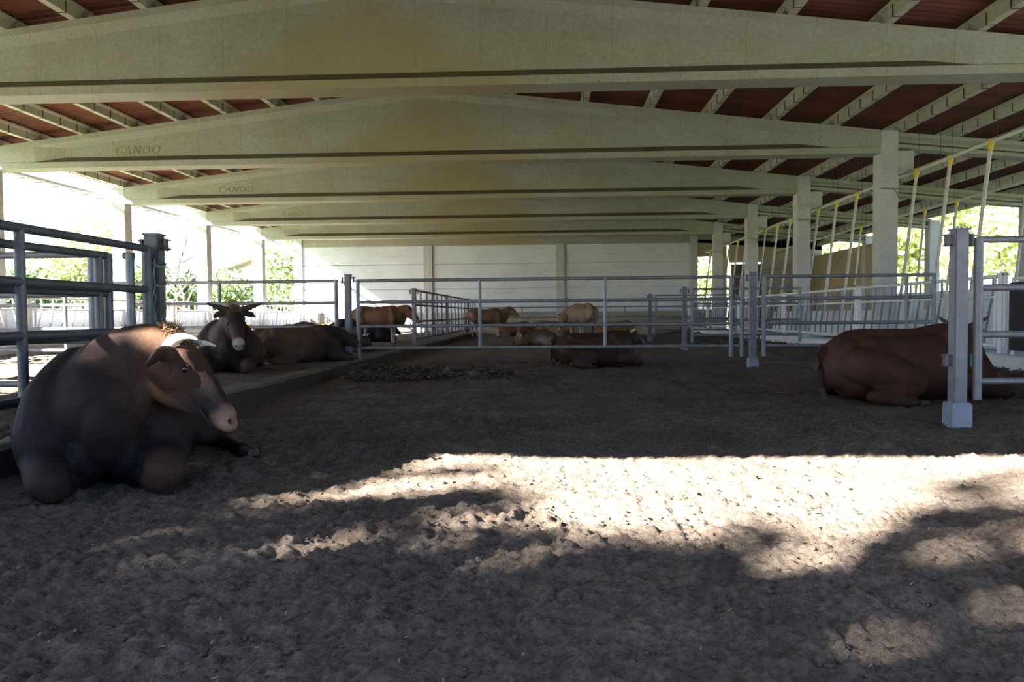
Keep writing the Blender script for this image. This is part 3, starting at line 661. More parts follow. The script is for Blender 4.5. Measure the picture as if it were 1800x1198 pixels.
def loft(nodes, up=(0,0,1), seg=16, sub=3):
    """closed tapered tube through nodes (p, a, b): a = side radius, b = radius along up"""
    P = [Vector(n[0]) for n in nodes]; A = [n[1] for n in nodes]; B = [n[2] if len(n) > 2 else n[1] for n in nodes]
    pts = []
    def cr(a, b, c, d, t): return 0.5*((2*b)+(c-a)*t+(2*a-5*b+4*c-d)*t*t+(3*b-a-3*c+d)*t*t*t)
    n = len(P)
    for i in range(n-1):
        i0, i3 = max(i-1, 0), min(i+2, n-1)
        for s in range(sub):
            t = s/sub; pts.append((cr(P[i0], P[i], P[i+1], P[i3], t), A[i]+(A[i+1]-A[i])*t, B[i]+(B[i+1]-B[i])*t))
    pts.append((P[-1], A[-1], B[-1]))
    up = Vector(up); rings = []
    N = len(pts)
    def frame(i):
        t = (pts[min(i+1, N-1)][0]-pts[max(i-1, 0)][0]).normalized()
        s = up.cross(t)
        if s.length < 0.15: s = Vector((0,1,0)) if abs(t.y) < 0.9 else Vector((1,0,0)); s = (s-t*s.dot(t))
        s.normalize(); return t, s, t.cross(s)
    for e, ks in ((0, (-1,)), (1, ())):
        pass
    t, s, u = frame(0); p, a, b = pts[0]; m0 = min(a, b)
    for f, h in ((0.35, 0.94), (0.75, 0.66)): rings.insert(0, (p-t*m0*h*0.0-t*m0*(1-(1-h))*1.0 if False else p-t*m0*math.sqrt(max(0, 1-f*f)), s, u, a*f, b*f)) if False else None
    cap0 = [(p-t*m0*math.sqrt(1-f*f), s, u, a*f, b*f) for f in (0.4, 0.8)]
    body = []
    for i in range(N):
        t_, s_, u_ = frame(i); body.append((pts[i][0], s_, u_, pts[i][1], pts[i][2]))
    t, s, u = frame(N-1); p, a, b = pts[-1]; m1 = min(a, b)
    cap1 = [(p+t*m1*math.sqrt(1-f*f), s, u, a*f, b*f) for f in (0.8, 0.4)]
    R = cap0+body+cap1; V = []; F = []
    for (p, s, u, a, b) in R:
        for k in range(seg):
            th = 2*PI*k/seg; V.append(p+s*a*math.cos(th)+u*b*math.sin(th))
    for i in range(len(R)-1):
        for k in range(seg): F.append((i*seg+k, i*seg+(k+1) % seg, (i+1)*seg+(k+1) % seg, (i+1)*seg+k))
    F.append(tuple(range(seg-1, -1, -1))); F.append(tuple((len(R)-1)*seg+k for k in range(seg)))
    return V, F
def remesh(name, parts, voxel, smooth_it, floor_z=None):
    mb = MB()
    for V, F in parts: mb.add(V, F)
    me = mb.mesh('tmp'); o = bpy.data.objects.new('tmp', me); COL.objects.link(o)
    r = o.modifiers.new('r', 'REMESH'); r.mode = 'VOXEL'; r.voxel_size = voxel; r.use_smooth_shade = True
    s = o.modifiers.new('s', 'SMOOTH'); s.factor = 0.5; s.iterations = smooth_it
    bpy.context.view_layer.update()
    out = bpy.data.meshes.new_from_object(o.evaluated_get(bpy.context.evaluated_depsgraph_get()))
    bpy.data.objects.remove(o); out.name = name
    n = len(out.vertices); co = np.empty(n*3, np.float32); out.vertices.foreach_get('co', co); co = co.reshape(-1, 3)
    co[:, 2] += 0.0
    if floor_z is not None: co[:, 2] = np.maximum(co[:, 2], floor_z); out.vertices.foreach_set('co', co.ravel())
    out.shade_smooth()
    return out, co
def body_lie(ext=False):
    P = []
    P.append(loft([((-1.02,0,0.38),0.17,0.22), ((-0.85,0,0.43),0.33,0.36), ((-0.55,0,0.42),0.43,0.41), ((-0.1,0,0.41),0.48,0.41), ((0.3,0,0.43),0.45,0.42), ((0.6,0,0.44),0.39,0.43), ((0.82,0,0.40),0.28,0.37), ((0.92,0,0.36),0.14,0.25)], seg=24))
    P.append(loft([((-1.02,0,0.62),0.09), ((-0.75,0,0.76),0.12), ((-0.35,0,0.79),0.10), ((0.1,0,0.79),0.10), ((0.45,0,0.82),0.13), ((0.68,0,0.78),0.16)]))
    for s in (1, -1):
        P.append(loft([((-0.66,s*0.10,0.76),0.10), ((-0.66,s*0.25,0.70),0.085)]))
        P.append(loft([((0.44,s*0.16,0.72),0.17), ((0.60,s*0.27,0.54),0.20), ((0.74,s*0.33,0.32),0.18)]))
        P.append(loft([((0.66,s*0.34,0.24),0.16), ((0.90,s*0.32,0.19),0.125), ((1.12,s*0.30,0.14),0.108)]))       # forearm to knee
        P.append(loft([((1.12,s*0.28,0.10),0.085), ((0.80,s*0.20,0.06),0.06), ((0.60,s*0.14,0.05),0.05)]))      # folded cannon
        P.append(loft([((0.84,s*0.10,0.22),0.13), ((0.76,s*0.18,0.12),0.13)]))                                   # brisket
    def hind(s):
        P.append(loft([((-0.78,s*0.26,0.48),0.22), ((-0.52,s*0.36,0.38),0.24), ((-0.22,s*0.45,0.28),0.18)]))
        P.append(loft([((-0.22,s*0.46,0.24),0.15), ((-0.50,s*0.50,0.16),0.10), ((-0.76,s*0.50,0.12),0.075)]))
        P.append(loft([((-0.76,s*0.50,0.11),0.07), ((-0.48,s*0.56,0.06),0.048), ((-0.28,s*0.58,0.055),0.052)]))
    hind(-1)
    if ext:
        P.append(loft([((-0.78,0.26,0.46),0.22), ((-0.5,0.38,0.34),0.22), ((-0.28,0.48,0.24),0.16)]))
        P.append(loft([((-0.28,0.48,0.22),0.13), ((-0.36,0.66,0.14),0.085), ((-0.34,0.78,0.10),0.065)]))
        P.append(loft([((-0.34,0.78,0.09),0.06), ((-0.10,0.86,0.07),0.05), ((0.0,0.90,0.06),0.055)]))
    else: hind(1)
    hooves = [((0.54,0.12,0.045),(-1,-0.2,0)), ((0.54,-0.12,0.045),(-1,0.2,0)), ((-0.20,-0.58,0.045),(1,-0.05,0)), ((-0.20,0.58,0.045),(1,0.05,0)) if not ext else ((0.08,0.93,0.05),(1,0.4,0))]
    return P, hooves, (0.62, 0, 0.64)
def body_stand():
    P = []
    P.append(loft([((-0.80,0,1.02),0.16,0.16), ((-0.62,0,0.98),0.25,0.25), ((-0.3,0,0.93),0.29,0.30), ((0.05,0,0.90),0.31,0.33), ((0.4,0,0.93),0.27,0.33), ((0.66,0,0.95),0.17,0.26)], seg=20))
    P.append(loft([((-0.78,0,1.16),0.06), ((-0.55,0,1.22),0.09), ((-0.1,0,1.20),0.07), ((0.3,0,1.23),0.08), ((0.5,0,1.22),0.09)]))
    for s in (1, -1):
        P.append(loft([((-0.52,s*0.10,1.18),0.07), ((-0.50,s*0.21,1.14),0.055)]))
        P.append(loft([((0.42,s*0.12,1.12),0.11), ((0.50,s*0.18,0.90),0.13), ((0.45,s*0.19,0.70),0.095), ((0.46,s*0.17,0.46),0.058), ((0.46,s*0.17,0.40),0.056), ((0.45,s*0.17,0.18),0.038), ((0.47,s*0.17,0.10),0.045)]))
        dx = 0.12 if s > 0 else -0.10
        P.append(loft([((-0.60,s*0.14,1.02),0.17), ((-0.52,s*0.18,0.80),0.16), ((-0.50+dx*0.5,s*0.18,0.62),0.095), ((-0.62+dx,s*0.16,0.48),0.055), ((-0.58+dx,s*0.16,0.30),0.042), ((-0.56+dx,s*0.16,0.16),0.038), ((-0.54+dx,s*0.16,0.10),0.045)]))
    P.append(loft([((-0.45,0,0.66),0.09), ((-0.30,0,0.64),0.08)]))
    hooves = [((0.49,0.17,0.04),(0.3,0,-1)), ((0.49,-0.17,0.04),(0.3,0,-1)), ((-0.42,0.16,0.04),(0.3,0,-1)), ((-0.64,-0.16,0.04),(0.3,0,-1))]
    return P, hooves, (0.55, 0, 1.06)
def head_parts(poll, d, roll=0.0, k=1.0, ears=(0.0, 0.0), earf=0.0, eb=0.0):
    """k = head scale; d = direction poll->muzzle"""
    poll = Vector(poll); d = Vector(d).normalized(); zz = Vector((0,0,1))
    s = zz.cross(d); s = Vector((0,1,0)) if s.length < 0.05 else s.normalized()   # animal's left
    u = d.cross(s)
    if roll: R = Matrix.Rotation(roll, 3, d); s = R @ s; u = R @ u
    def L(a, b, c): return poll+d*a*k+s*b*k+u*c*k
    U = tuple(u); P = []
    P.append(loft([(L(-0.02,0,-0.03),0.10*k,0.10*k), (L(0.10,0,-0.02),0.115*k,0.115*k), (L(0.20,0,-0.03),0.108*k,0.115*k), (L(0.32,0,-0.035),0.078*k,0.095*k), (L(0.44,0,-0.05),0.068*k,0.080*k), (L(0.52,0,-0.06),0.075*k,0.074*k), (L(0.56,0,-0.065),0.062*k,0.058*k)], U, 18))
    P.append(loft([(L(0.06,0,-0.15),0.08*k,0.115*k), (L(0.18,0,-0.165),0.075*k,0.10*k), (L(0.34,0,-0.13),0.055*k,0.06*k), (L(0.50,0,-0.105),0.045*k,0.035*k)], U, 14))
    for q in (1, -1):
        P.append(loft([(L(0.15,q*0.085,0.035),0.034*k), (L(0.24,q*0.07,0.015),0.028*k)], U, 10))       # brow ridge
        P.append(loft([(L(0.525,q*0.035,-0.02),0.03*k), (L(0.55,q*0.03,-0.05),0.03*k)], U, 10))       # nostril wing
        P.append(loft([(L(0.10,q*0.075,-0.10),0.055*k,0.075*k), (L(0.2,q*0.06,-0.12),0.04*k,0.06*k)], U, 12))  # cheek
        e = ears[0 if q > 0 else 1]
        P.append(loft([(L(0.03+eb,q*0.09,0.01),0.028*k,0.028*k), (L(0.02+eb+earf*0.3,q*0.15,0.0+e*0.3),0.022*k,0.045*k), (L(0.03+eb+earf*0.7,q*0.20,-0.01+e*0.7),0.02*k,0.05*k), (L(0.05+eb+earf,q*0.25,-0.03+e),0.012*k,0.028*k)], tuple(d*-0.35+u*0.9), 10))
    return P, L, s, u, d
def paint(me, co, base, spots):
    c = np.tile(np.array(base, np.float32), (len(co), 1))
    for (p, r, soft, col, amt) in spots:
        p = np.array(p, np.float32)
        rr = np.array(r, np.float32) if isinstance(r, (tuple, list)) else np.array([r, r, r], np.float32)
        q = np.sqrt((((co-p)/rr)**2).sum(1)); f = np.clip((1+soft-q)/(2*soft+1e-6), 0, 1)*amt
        c = c*(1-f[:, None])+np.array(col, np.float32)*f[:, None]
    a = me.color_attributes.new('coat', 'FLOAT_COLOR', 'POINT'); rgba = np.ones((len(co), 4), np.float32); rgba[:, :3] = c
    a.data.foreach_set('color', rgba.ravel())
def cow(name, label, loc, heading, scale=1.0, pose='lie', poll=(1.02,0.2,0.95), hd=(0.6,0.4,-0.6), base=(0.2,0.09,0.04), dark=(0.05,0.035,0.03), pale=(0.45,0.34,0.24), horns=None,
        ext=False, voxel=0.028, hk=1.0, spots=(), tail='lie', cat='cow', roll=0.0, ears=(0.0,0.0), neckw=1.0, group=None, tagear=False, hornlen=0.22, dark_legs=0.0, tail_side=1, earf=0.0, hornf=0.0, earb=0.0):
    P, hooves, nk = (body_lie(ext) if pose == 'lie' else body_stand())
    H, L, s, u, d = head_parts(poll, hd, roll, hk, ears, earf, earb)
    p0 = Vector(nk); p1 = L(-0.02, 0, -0.05); mid = (p0+p1)/2+Vector((0.03,0,0.03))
    nz = neckw*(1.0 if pose == 'lie' else 0.74)
    P.append(loft([(p0-Vector((0.22,0,0.02)),0.22*nz,0.28*nz), (p0+Vector((0.05,0,0.0)),0.20*nz,0.27*nz), (mid,0.145*nz,0.22*nz), (p1,0.11*hk,0.14*hk), (L(0.08,0,-0.06),0.09*hk,0.10*hk)], seg=18))
    dl = p0+Vector((0.22,0,-0.28)) if pose == 'lie' else p0+Vector((0.14,0,-0.26))
    dr_ = 1.5*neckw if pose == 'lie' else 1.0
    P.append(loft([(dl-Vector((0,0,0.14)),0.055*dr_,0.15), (dl.lerp(L(0.1,0,-0.2), 0.5),0.045*dr_,0.12), (L(0.10,0,-0.17),0.05,0.06)], seg=12))
    P += H
    # tail
    tp = MB()
    if pose == 'lie':
        y = 0.14*tail_side; T = [(-1.06,0,0.66), (-1.17,y*0.6,0.60), (-1.20,y,0.42), (-1.22,y*1.3,0.22), (-1.20,y*1.8,0.07)]
        P.append(loft([((-0.95,0,0.68),0.07), ((-1.10,0,0.66),0.05)], seg=10))
    else:
        T = [(-0.82,0,1.14), (-0.90,0,1.05), (-0.93,0.01,0.80), (-0.92,0.02,0.55), (-0.92,0.02,0.36)]
    me, co = remesh(name, P, voxel, 5, 0.012 if pose == 'lie' else None)
    muz = tuple(L(0.56, 0, -0.06)); eye_l = L(0.17, 0.1, 0.0)
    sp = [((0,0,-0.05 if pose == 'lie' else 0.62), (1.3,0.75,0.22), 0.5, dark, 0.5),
          (tuple(L(0.36,0,-0.03)), 0.16*hk, 0.5, dark, 0.35), (muz, (0.085*hk,)*3, 0.3, pale, 0.8), (tuple(L(0.575,0,-0.035)), 0.045*hk, 0.3, (0.12,0.07,0.055), 0.8)]+list(spots)
    if pose == 'stand':
        for hx in (0.46, -0.56): sp.append(((hx,0,0.15), (0.2,0.4,0.42), 0.4, pale, 0.7))
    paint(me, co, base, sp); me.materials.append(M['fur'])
    Sm = Matrix.Scale(scale, 4); me.transform(Sm)
    root = link(name, me, None, loc, (0, 0, heading)); tag(root, label, cat, group)
    def child(nm, mb_, mt, smooth=True):
        m_ = mb_.mesh(nm, mt, smooth); m_.transform(Sm); return link(nm, m_, root)
    child('tail', MB().tube(T, [0.055,0.042,0.033,0.028,0.03], 8), M['fur_flat_'+('d' if sum(base) < 0.2 else 'm')])
    tw = MB().tube([T[-2], T[-1], (T[-1][0]+0.02, T[-1][1]+0.05*tail_side, T[-1][2]-(0.03 if pose == 'lie' else 0.14))], [0.025,0.045,0.012], 8); child('tail_tuft', tw, M['tuft'])
    for q in (1, -1):
        child('eye', MB().ball(tuple(L(0.215, q*0.096, -0.004)), 0.021*hk), M['eye'])
        child('nostril', MB().ball(tuple(L(0.578, q*0.036, -0.045)), (0.016*hk, 0.016*hk, 0.02*hk), 8, 5), M['nose'])
        if voxel < 0.025: child('mouth_line', MB().tube([L(0.585,q*0.004,-0.118), L(0.565,q*0.045,-0.118), L(0.50,q*0.070,-0.112), L(0.42,q*0.068,-0.10)], [0.006*hk]*4, 6), M['nose'])
        child('eyelid', MB().ball(tuple(L(0.21, q*0.092, 0.008)), (0.026*hk,0.026*hk,0.020*hk), 10, 6), M['fur_flat_d'])
    if horns:
        for q in (1, -1):
            b = L(hornf*0.4, q*0.07, 0.03-hornf*0.25); h1 = L(-0.015+hornf*0.5, q*(0.125-hornf*0.25), 0.05-hornf*0.1); h2 = L(-0.01+hornf*0.35, q*(0.09+hornlen*0.8*horns[0]), 0.06+hornlen*horns[1]*0.5); h3 = L(0.02+hornf, q*(0.09+hornlen*horns[0]), 0.06+hornlen*horns[1])
            hp = [b*(1-t)**3+h1*3*t*(1-t)**2+h2*3*t*t*(1-t)+h3*t**3 for t in [i/8 for i in range(9)]]
            child('horn', MB().tube(hp, [(0.040*(1-(i/8)**1.6)+0.004)*hk for i in range(9)], 12), M[horns[2]])
    for p, dr in hooves:
        p = Vector(p); dr = Vector(dr).normalized(); hb = MB()
        sd_ = dr.cross(Vector((0,0,1))); sd_ = Vector((0,1,0)) if sd_.length < 0.1 or pose == 'stand' else sd_.normalized()
        if pose == 'stand': hb.tube([p+Vector((0,0.022,0.045)), p+Vector((0.02,0.024,-0.035))], [0.034,0.042], 8).tube([p+Vector((0,-0.022,0.045)), p+Vector((0.02,-0.024,-0.035))], [0.034,0.042], 8)
        else: hb.tube([p-dr*0.04+sd_*0.02, p+dr*0.075+sd_*0.02], [0.045,0.028], 8).tube([p-dr*0.04-sd_*0.02, p+dr*0.075-sd_*0.02], [0.045,0.028], 8)
        child('hoof', hb, M['hoof'])
    if tagear:
        child('ear_tag', MB().ball(tuple(L(0.06+earb+earf*0.8, -0.215, -0.02+ears[0]*0.7)), (0.02,0.02,0.025), 8, 5), M['tagm'])
    return root, L, scale
M['fur_flat_d'] = mat('dark_tail_hair', (0.03,0.019,0.015), 0.8, 0, 0.1); M['fur_flat_m'] = mat('brown_tail_hair', (0.11,0.07,0.045), 0.8, 0, 0.1)
M['tuft'] = mat('tail_tuft', (0.04,0.03,0.025), 0.9)

# the big horned bull at the left
hA = math.radians(-60.6)
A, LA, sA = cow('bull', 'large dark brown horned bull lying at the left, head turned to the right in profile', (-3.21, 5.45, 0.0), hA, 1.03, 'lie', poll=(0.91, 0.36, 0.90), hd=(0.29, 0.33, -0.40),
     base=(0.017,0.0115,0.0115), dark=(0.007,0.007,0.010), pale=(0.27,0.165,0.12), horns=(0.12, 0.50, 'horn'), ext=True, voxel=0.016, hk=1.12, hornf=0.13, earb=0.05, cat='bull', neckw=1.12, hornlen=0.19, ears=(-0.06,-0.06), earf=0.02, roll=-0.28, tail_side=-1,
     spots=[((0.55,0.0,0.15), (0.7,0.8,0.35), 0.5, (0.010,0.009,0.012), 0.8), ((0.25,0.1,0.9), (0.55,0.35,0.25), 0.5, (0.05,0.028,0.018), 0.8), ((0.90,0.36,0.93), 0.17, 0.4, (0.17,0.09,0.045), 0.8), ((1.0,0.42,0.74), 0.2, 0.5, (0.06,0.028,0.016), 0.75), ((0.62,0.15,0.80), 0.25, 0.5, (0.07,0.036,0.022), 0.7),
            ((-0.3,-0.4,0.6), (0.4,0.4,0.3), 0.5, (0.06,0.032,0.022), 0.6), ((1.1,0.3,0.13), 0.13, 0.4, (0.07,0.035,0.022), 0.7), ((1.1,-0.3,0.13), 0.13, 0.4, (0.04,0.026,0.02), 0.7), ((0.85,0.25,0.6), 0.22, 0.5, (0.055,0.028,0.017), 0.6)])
def hair_tuft(root, centre_fn, n, r, ln, mt, name, seed, sc):
    random.seed(seed); mb = MB()
    for i in range(n):
        a = random.gauss(0, 1); b = random.gauss(0, 1); p = centre_fn(random.uniform(-0.07, 0.10), max(-0.1, min(0.1, a*0.05)), 0.065+random.uniform(-0.015, 0.02))
        q = p+Vector((random.gauss(0, 1), random.gauss(0, 1), random.gauss(0.6, 0.8)))*ln*0.5
        q2 = q+Vector((random.gauss(0, 1), random.gauss(0, 1), random.gauss(-0.1, 0.8)))*ln*0.5
        mb.tube([p, q, q2], [0.0028, 0.0022, 0.0008], 3, False)
    me = mb.mesh(name, mt, True); me.transform(Matrix.Scale(sc, 4)); o = link(name, me, root); o['kind'] = 'stuff'; return o
hair_tuft(A, LA, 1100, 0.1, 0.034, M['hair'], 'poll_hair', 5, sA)

# dark horned cow facing the camera
B, LB, sB = cow('cow', 'dark horned cow with a pale muzzle facing the camera behind the bull', (-5.45, 12.85, LP-0.02), math.radians(-68), 1.0, 'lie', poll=(0.96, 0.12, 0.99), hd=(0.75, 0.10, -0.62),
     base=(0.07,0.036,0.025), dark=(0.012,0.012,0.015), pale=(0.30,0.29,0.28), horns=(1.0, 0.45, 'horn_dark'), voxel=0.022, hk=1.28, hornlen=0.24,
     spots=[((0.75,0,0.3), (0.5,0.6,0.5), 0.5, (0.014,0.012,0.014), 0.9), ((1.15,0.14,0.83), 0.20, 0.5, (0.02,0.019,0.023), 0.9), ((1.50,0.19,0.55), 0.07, 0.3, (0.34,0.32,0.31), 0.85), ((0.80,-0.15,0.62), (0.12,0.14,0.22), 0.5, (0.16,0.13,0.12), 0.6)])
hair_tuft(B, LB, 260, 0.1, 0.07, M['hair'], 'poll_hair', 6, sB)
cow('cow', 'reddish cow lying curled behind the horned dark cow, rump towards the camera', (-5.75, 16.1, LP-0.02), math.radians(72), 0.80, 'lie', poll=(0.88,-0.34,0.92), hd=(0.2,-0.7,-0.25), base=(0.15,0.08,0.06), pale=(0.5,0.4,0.33), tail='lie', tail_side=-1)
cow('cow', 'brown cow lying with its tail to the camera left of the kerb post', (-4.80, 14.75, LP-0.02), math.radians(30), 0.80, 'lie', poll=(0.98,-0.1,0.74), hd=(0.7,-0.3,-0.45), base=(0.10,0.06,0.042), tail_side=-1, spots=[((0.7,0,0.4), (0.6,0.7,0.6), 0.4, (0.014,0.011,0.011), 0.85)])
cow('calf', 'dark calf with small pale horns lying just behind the kerb post', (-4.95, 18.6, LP-0.02), math.radians(-25), 0.62, 'lie', poll=(0.95,0.0,0.7), hd=(0.5,0.1,-0.6), base=(0.05,0.028,0.021), horns=(0.7,0.9,'horn'), hornlen=0.12, cat='calf')
cow('cow', 'black animal lying behind the standing tan heifer', (-6.25, 25.6, LP-0.02), math.radians(10), 0.95, 'lie', poll=(0.95,0.25,0.7), hd=(0.6,0.3,-0.5), base=(0.010,0.010,0.014), pale=(0.015,0.015,0.018))
cow('heifer', 'tan heifer standing side-on in the left pen, facing right', (-5.15, 23.3, LP), math.radians(2), 0.93, 'stand', poll=(1.00,0.0,1.20), hd=(0.55,-0.05,-0.62), base=(0.12,0.065,0.037), pale=(0.42,0.34,0.27), hk=0.95, cat='heifer')
cow('heifer', 'slender tan heifer standing far back beside the barred gates', (-2.85, 36.2, 0), math.radians(12), 1.08, 'stand', poll=(1.05,0.0,1.28), hd=(0.62,-0.35,-0.55), base=(0.15,0.092,0.055), pale=(0.5,0.38,0.27), hk=0.95, cat='heifer')
cow('cow', 'fawn cow standing with its hindquarters to the camera behind the centre gate', (1.32, 29.9, 0), math.radians(112), 1.17, 'stand', poll=(0.95,0.25,0.95), hd=(0.5,0.1,-0.8), base=(0.19,0.125,0.08), pale=(0.50,0.42,0.33), spots=[((-0.72,0,0.75), (0.2,0.3,0.35), 0.4, (0.42,0.34,0.27), 0.75)])
cow('calf', 'small tan calf lying curled with its head up, left of the standing fawn cow', (-0.48, 27.0, 0), math.radians(205), 0.66, 'lie', poll=(0.88,0.18,0.95), hd=(0.25,0.80,-0.60), base=(0.17,0.10,0.058), pale=(0.62,0.55,0.48), cat='calf', hk=1.15, spots=[((-0.3,0.4,0.25), (0.5,0.35,0.25), 0.4, (0.45,0.38,0.32), 0.7), ((1.0,0.4,0.75), 0.16, 0.4, (0.05,0.03,0.02), 0.7)])
cow('cow', 'dark red cow lying in front of the standing fawn cow, head away to the right', (0.98, 16.05, 0), math.radians(14), 0.80, 'lie', poll=(0.98,0.15,0.86), hd=(0.75,0.35,-0.30), base=(0.062,0.034,0.026), horns=(0.9,0.5,'horn'), hornlen=0.15, tail_side=-1, voxel=0.024, ears=(0.05,0.05))
cow('cow', 'fawn cow lying half hidden behind the dark red cow', (2.55, 28.6, 0), math.radians(40), 0.90, 'lie', poll=(0.9,0.3,0.85), hd=(0.5,0.5,-0.5), base=(0.18,0.11,0.062), pale=(0.6,0.5,0.4))
cow('cow', 'pale animal lying near the end wall left of the standing fawn cow', (0.25, 38.0, 0), math.radians(175), 0.85, 'lie', poll=(0.98,0.0,0.80), hd=(0.8,0.0,-0.35), base=(0.22,0.145,0.09), pale=(0.65,0.58,0.50))
cow('cow', 'reddish animal lying near the end wall behind the slender tan heifer', (-1.6, 38.3, 0), math.radians(-8), 0.8, 'lie', poll=(0.98,0.2,0.7), hd=(0.7,0.2,-0.5), base=(0.14,0.07,0.048), pale=(0.6,0.5,0.45))
cow('cow', 'orange calf lying in the sun in the far left pen', (-8.2, 28.4, LP-0.02), math.radians(-40), 0.72, 'lie', poll=(0.9,0.3,0.9), hd=(0.4,0.6,-0.5), base=(0.42,0.22,0.08), pale=(0.7,0.62,0.5), cat='calf')
cow('calf', 'orange calf lying in the sun against the left feed barrier', (-11.6, 27.9, LP-0.02), math.radians(5), 0.72, 'lie', poll=(0.95,0.1,0.65), hd=(0.7,0.1,-0.5), base=(0.46,0.22,0.07), pale=(0.7,0.6,0.5), cat='calf')
# the big bull at the right
cow('bull', 'big brown bull lying behind the lone near post, tail towards the left', (4.38, 9.62, 0.0), math.radians(11), 1.0, 'lie', poll=(1.00, 0.30, 0.86), hd=(0.55, 0.55, -0.45), base=(0.050,0.023,0.015), dark=(0.012,0.009,0.009), pale=(0.3,0.22,0.17),
    horns=(0.9, 0.7, 'horn_dark'), voxel=0.02, cat='bull', tail_side=-1, ears=(0.02,0.02), neckw=1.1,
    spots=[((-1.0,-0.1,0.35), (0.25,0.35,0.3), 0.5, (0.09,0.05,0.04), 0.6), ((0,0,0.05), (1.3,0.8,0.3), 0.5, (0.022,0.011,0.008), 0.6)])

# ------------------------------------------------------------------ trees and house outdoors
def tree(name, x, y, z, h, cr, label, leaf='leaf', n=3500, ls=0.12, bare=False, seed=1, trunk=0.2, flat=1.0, group=None, depth=5, cat='tree'):
    rd = random.Random(seed); root = empty(name, (x, y, z)); tag(root, label, cat, group)
    wood = MB(); tips = []
    def grow(p, d, L, r, k):
        q = p+d*L; m_ = p.lerp(q, 0.5)+Vector((rd.gauss(0,1), rd.gauss(0,1), 0))*L*0.05
        wood.tube([p, m_, q], [r, r*0.85, r*0.68], 6 if k < 2 else 4, False)
        if k >= 1: tips.append((q, L)); tips.append((m_, L))
        if k >= depth or r < 0.008: return
        for _ in range(3 if k < 2 else 2+(rd.random() < 0.4)):
            a = Vector((rd.gauss(0,1), rd.gauss(0,1), rd.gauss(0.25,0.5))).normalized(); nd = (d*0.75+a*0.72).normalized()
            grow(q, nd, L*rd.uniform(0.62, 0.85), r*rd.uniform(0.5, 0.68), k+1)
    grow(Vector((0,0,0)), Vector((0,0,1)), h*0.26, trunk, 0)
    wood.build('branches', M['bark'], root, True)
    if not bare:
        V = []; F = []
        cs = [(Vector((rd.gauss(0,1), rd.gauss(0,1), rd.gauss(0,1))).normalized()*rd.random()**0.4) for _ in range(34)]
        cs = [Vector((c.x*cr*0.78, c.y*cr*0.78, h*0.58+c.z*h*0.36*flat)) for c in cs]
        for i in range(n):
            c = rd.choice(cs); v = Vector((rd.gauss(0,1), rd.gauss(0,1), rd.gauss(0,1))).normalized()*(cr*0.36)*rd.random()**0.5; p = c+v
            if p.z < h*0.02: p.z = h*0.02+rd.random()*0.3
            a = Vector((rd.gauss(0,1), rd.gauss(0,1), rd.gauss(0,1))).normalized(); b = a.cross(Vector((rd.gauss(0,1), rd.gauss(0,1), rd.gauss(0,1)))).normalized(); s_ = ls*rd.uniform(0.6,1.4)
            o_ = len(V); V += [p-a*s_, p+b*s_*0.6, p+a*s_, p-b*s_*0.6]; F.append((o_, o_+1, o_+2, o_+3))
        l = link('foliage', rawmesh('foliage', V, F, M[leaf]), root); l['kind'] = 'stuff'
    return root
# shade trees standing outside the open front, towards the sun
tree('shade_tree', -24.9, -11.5, -0.1, 16.6, 2.7, 'leafy tree farthest left outside the open end', 'leaf', 9000, 0.24, seed=3, trunk=0.35)
tree('shade_tree', -20.6, -11.5, -0.1, 14.4, 3.8, 'leafy tree outside the open end, towards the sun', 'leaf', 10000, 0.24, seed=4, trunk=0.35)
tree('shade_tree', -16.9, -11.5, -0.1, 14.9, 3.8, 'taller leafy tree outside the open end, nearer the barn', 'leaf', 10000, 0.24, seed=5, trunk=0.3)
tree('shade_tree', -13.2, -11.5, -0.1, 14.9, 3.8, 'leafy tree in front of the open end of the barn', 'leaf', 9000, 0.24, seed=6, trunk=0.35)

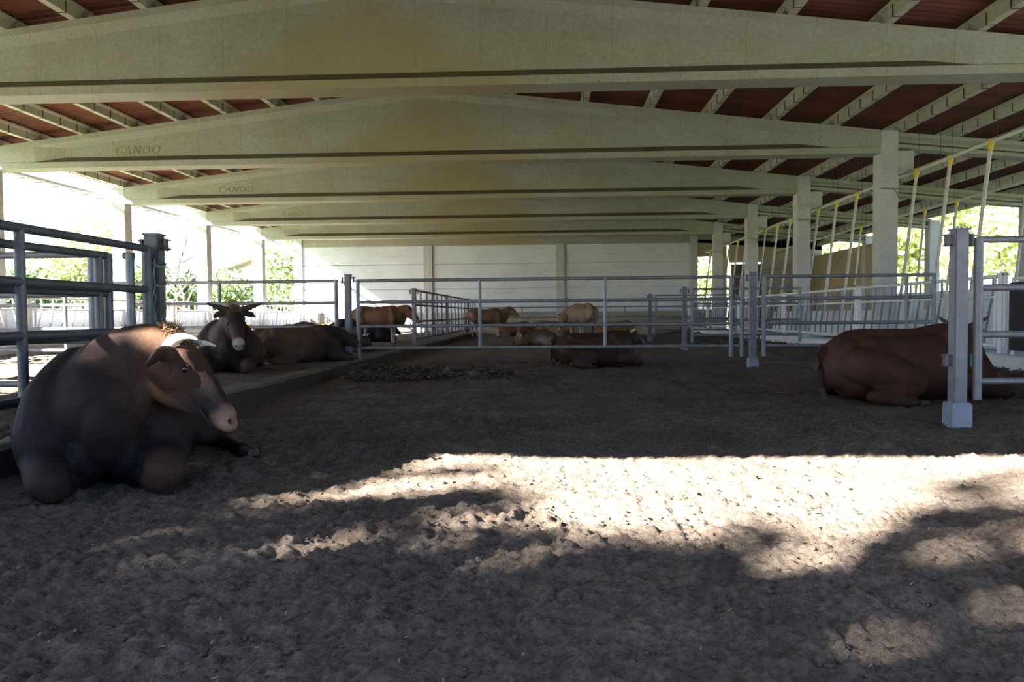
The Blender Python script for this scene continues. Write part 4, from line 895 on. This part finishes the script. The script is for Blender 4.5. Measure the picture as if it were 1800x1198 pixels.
# left background
BG = [(-44, 62, 4.2, 5.0, 'dark round bush in the hedge behind the near gates', 'leaf_dark', 21, 'hedge_bush'), (-41, 66, 10.5, 4.6, 'tall pale tree in the hedge behind the near gates', 'leaf_light', 22, 'hedge_tree'),
      (-36, 68, 5.5, 4.2, 'mid green bush left of the dark corner post', 'leaf', 23, 'hedge_bush'), (-31, 72, 5.0, 4.5, 'grey-green bush behind the bare trees', 'leaf', 24, 'hedge_bush'),
      (-26, 76, 5.6, 4.8, 'bush below the pale farmhouse', 'leaf', 25, 'hedge_bush'), (-26.5, 74+8, 10, 4.6, 'light tree behind the left columns', 'leaf_light', 26, 'hedge_tree'),
      (-21.5, 66, 8.0, 4.2, 'bushy green tree beside the end-wall corner column', 'leaf', 27, 'hedge_tree'), (-48, 70, 6.0, 5.0, 'broad hedge bush at the far left edge', 'leaf', 28, 'hedge_bush'),
      (-52, 62, 7.0, 5.0, 'hedge tree outside the left edge', 'leaf', 29, 'hedge_tree')]
for x, y, h, cr, lb, lf, sd_, nm_ in BG: tree(nm_, x, y, 0.3, h, cr, lb, lf, 3800, 0.22, seed=sd_, trunk=0.15, depth=3, cat='tree' if nm_.endswith('tree') else 'bush')
tree('bare_tree', -18.4, 36, -0.1, 8.2, 2, 'slender bare tree seen right of the dark corner post', bare=True, seed=31, trunk=0.12, depth=6)
tree('bare_tree', -19.4, 40, -0.1, 6.0, 2, 'small bare tree close to the left columns', bare=True, seed=32, trunk=0.09, depth=6)
hs = empty('farmhouse', (-31.5, 82, 0.5), 0.25); tag(hs, 'pale farmhouse with a low pitched roof beyond the hedge', 'building')
MB().box(-4.5, 4.5, 0, 7, 0, 5.2).build('house_wall', M['white'], hs)
MB().prism([(-5.1, 5.0), (0, 7.2), (5.1, 5.0), (5.1, 5.25), (0, 7.5), (-5.1, 5.25)], 'y', -0.5, 7.5).build('roof', M['tile'], hs)
for x in (-2.6, 0, 2.6): 
    f_ = MB().box(x-0.5, x+0.5, -0.05, 0.02, 2.6, 3.9).build('window', M['white'], hs); MB().box(x-0.42, x+0.42, -0.07, -0.05, 2.7, 3.8).build('pane', M['steel_dark'], f_)
# right background
RB = [(21.5, 47, 9.5, 3.6, 'bright yellow-green tree right of the widest column', 41), (26.5, 45, 9.5, 3.8, 'bright yellow-green tree behind the lone near post', 42), (31.5, 50, 11, 4.2, 'yellow-green tree at the right edge', 43),
      (20.5, 58, 9, 3.8, 'yellow-green tree seen through the side wall gap', 44), (11.5, 64, 9, 4.2, 'yellow-green tree seen through the bright doorway', 45), (26, 57, 12, 4.2, 'tall yellow-green tree behind the others on the right', 46), (37, 60, 12, 4.6, 'yellow-green tree beyond the one at the right edge', 47)]
for x, y, h, cr, lb, sd_ in RB: tree('bank_tree', x, y, 0.2, h, cr, lb, 'leaf_light', 5200, 0.2, seed=sd_, trunk=0.16, depth=3)
